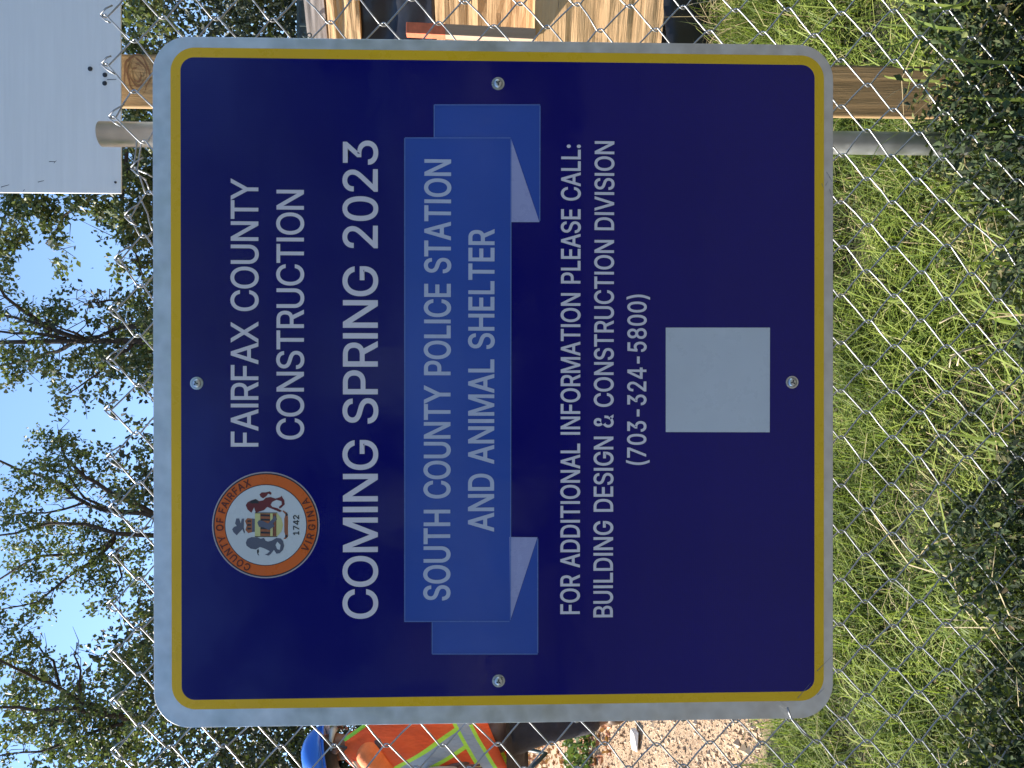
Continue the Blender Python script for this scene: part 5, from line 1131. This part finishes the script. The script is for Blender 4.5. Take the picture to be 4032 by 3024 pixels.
# low mixed undergrowth where the turf runs out towards the fence
MUG = mat_leaf('undergrowth_leaf', [(0, (.02, .03, .01)), (.35, (.05, .08, .02)), (.6, (.12, .17, .035)), (.78, (.15, .1, .04)), (.9, (.3, .24, .12)), (1, (.24, .3, .08))], .25, .65)
n = 120000; x = rng.uniform(-1.3, 1.3, n); y = 1.25 + 1.1 * rng.uniform(0, 1, n) ** 1.5
k = rng.uniform(0, 1, n) < np.clip(1.5 * (.25 + .55 * np.sin(x * 7 + 3 * np.sin(y * 5)) * np.sin(y * 9 + x * 3) + .45 * (2.1 - y)), 0, 1); x, y = x[k], y[k]
C_ = np.stack([x, y, zg(x, y) + rng.uniform(0, 1, len(x)) ** .7 * (.05 + .10 * np.clip(1.9 - y, 0, 1))], 1)
V, F = leaves(len(C_), C_, .012, elong=1.9)
tag(link('undergrowth', npmesh('undergrowth', V, F), MUG), 'mixed olive and brown undergrowth between the grass and the dark weeds', 'undergrowth', kind='stuff')
# loose sprays above the main mass and out on the bank
n = 28; cx = rng.uniform(-.95, .95, n); cy = rng.uniform(1.15, 1.75, n); cz = np.where(cy < 1.35, wtop(cx, cy) + rng.uniform(-.03, .04, n), zg(cx, cy) + rng.uniform(.03, .12, n))
m = rng.integers(20, 70, n); C_ = np.repeat(np.stack([cx, cy, cz], 1), m, 0); C_ = C_ + rng.normal(0, .022, C_.shape)
V, F = leaves(len(C_), C_, .014, elong=1.7)
tag(link('weeds', npmesh('weeds_loose', V, F), MWD), 'loose sprays of weed above the creeper and on the bank', 'weeds', kind='stuff')
n = 260; x = rng.uniform(-.95, .95, n); y = rng.normal(1.17, .08, n); zb_ = wtop(x, y) - rng.uniform(.05, .3, n)
V, F = blades(x, y, rng.uniform(.08, .24, n), rng.uniform(.0015, .003, n), rng.uniform(.3, 1.6, n), z0=zb_)
tag(link('dry_grass', npmesh('weed_stems', V, F), MGD), 'bare stems and straws standing out of the dark weeds', 'dry grass', kind='stuff')
n = 1500; x = rng.uniform(-.95, .95, n); y = rng.normal(1.2, .09, n); zb_ = wtop(x, y) - rng.uniform(.03, .3, n)
V, F = blades(x, y, rng.uniform(.06, .18, n), rng.uniform(.002, .005, n), rng.uniform(.3, 1.5, n), z0=zb_)
tag(link('grass', npmesh('weed_grass', V, F), MGR), 'green blades growing through the dark weeds', 'grass', kind='stuff')
# pale broken straw head in the grass, right of the sign's lower edge
mb = MB()
for pl in ([(4060, 1290), (3960, 1345), (3860, 1362), (3740, 1400)], [(3880, 1362), (3800, 1375), (3745, 1412), (3738, 1448)], [(3785, 1385), (3770, 1440)], [(3700, 1272), (3760, 1240), (3790, 1225)]):
    mb.add(tube([W(X, Y, 1.33) for X, Y in pl], [.0013, .0018, .0016, .0008][:len(pl)], 5))
tag(mb.build('straw_stalk', mat_plain('straw', (.5, .42, .28), .8), None, True), 'pale bent straw stalk below the lower edge of the sign', 'stalk')

# ---- clods and stones on the bare soil, weeds and fallen leaves beside the worker
def clods(C, s):
    n = len(C); base = np.array([[1, 0, 0], [-1, 0, 0], [0, 1, 0], [0, -1, 0], [0, 0, 1], [0, 0, -1]], float)
    V = base[None] * s[:, None, None] * rng.uniform(.5, 1.2, (n, 6, 1)) * np.array([1, 1, .7]) + rng.normal(0, .15, (n, 6, 3)) * s[:, None, None]
    V = V + C[:, None, :]
    f = np.array([[0, 2, 4], [2, 1, 4], [1, 3, 4], [3, 0, 4], [2, 0, 5], [1, 2, 5], [3, 1, 5], [0, 3, 5]])
    return V.reshape(-1, 3), (np.arange(n)[:, None, None] * 6 + f).reshape(-1, 3)
n = 30000; y = 2.65 + 7.5 * rng.uniform(0, 1, n) ** 1.5; x = -y * rng.uniform(.2, .62, n)
V, F = clods(np.stack([x, y, zg(x, y)], 1), rng.gamma(2.0, .0026, n) + .002)
b = NB('clod_soil'); b.set(Roughness=.95); ge = b.n('ShaderNodeNewGeometry')
b.base(b.ramp(ge.outputs['Random Per Island'], [(0, (.26, .16, .09)), (.5, (.45, .32, .2)), (1, (.54, .41, .28))]))
tag(link('soil_clods', npmesh('soil_clods', V, F), b.m), 'loose clods and stones on the pinkish bare soil', 'soil', kind='stuff')
n = 420; c0 = W(2270, 2975, 4.9); x = rng.normal(c0.x, .16, n); y = rng.normal(4.9, .16, n)
C_ = np.stack([x, y, zg(x, y) + rng.uniform(0, .16, n)], 1); V, F = leaves(n, C_, .05)
tag(link('weeds', npmesh('weed_tuft', V, F), mat_leaf('weed_green', [(0, (.03, .07, .015)), (1, (.08, .15, .03))], .3)), 'green weed clump on the soil left of the worker', 'weeds', kind='stuff')
n = 1500; y = rng.uniform(4.4, 9.5, n); x = -y * rng.uniform(.4, .6, n)
C_ = np.stack([x, y, zg(x, y) + .015], 1); V, F = leaves(n, C_, .055)
tag(link('fallen_leaves', npmesh('fallen_leaves', V, F), mat_leaf('leaf_rust', [(0, (.25, .07, .03)), (1, (.45, .2, .1))], .2)), 'rust-red fallen leaves on the ground behind the worker', 'leaves', kind='stuff')

# unseen tree added behind the viewer so the sign's gloss reflects green patches
mb0 = Vector((1.7, -10.2, -.03)); mp = empty('tree', mb0, 'unseen yellow-green tree added behind the viewer as a green reflection for the sign', 'tree', 'trees across the road')
link('trunk', mesh('trunk', *tube([(0, 0, 0), (.05, 0, 1.4), (-.05, .05, 3.0), (.1, 0, 4.4)], [.07, .06, .045, .02], 8), True), MBK, mp)
cs = []
for (x_, z_, r_, m_) in ((-.9, 3.4, .55, 900), (.5, 2.4, .5, 900), (.9, 3.9, .6, 1000), (-1.5, 4.9, .5, 700), (1.9, 4.7, .55, 800), (.1, 5.4, .6, 900), (-.2, 3.0, .4, 500), (-1.3, 5.0, .7, 1200), (-.5, 5.7, .6, 1100), (.7, 6.0, .5, 800), (0, 4.2, .6, 1000)):
    q = rng.normal(size=(m_, 3)) * r_ * .55; cs.append(q + np.array([x_, 0, z_]))
C_ = np.concatenate(cs); V, F = leaves(len(C_), C_, .13)
link('foliage', npmesh('foliage', V, F), mat_leaf('leaf_glare_green', [(0, (.36, .48, .06)), (1, (.5, .6, .1))], .15), mp)['kind'] = 'stuff'  # leaf colour brightened to strengthen the reflected green
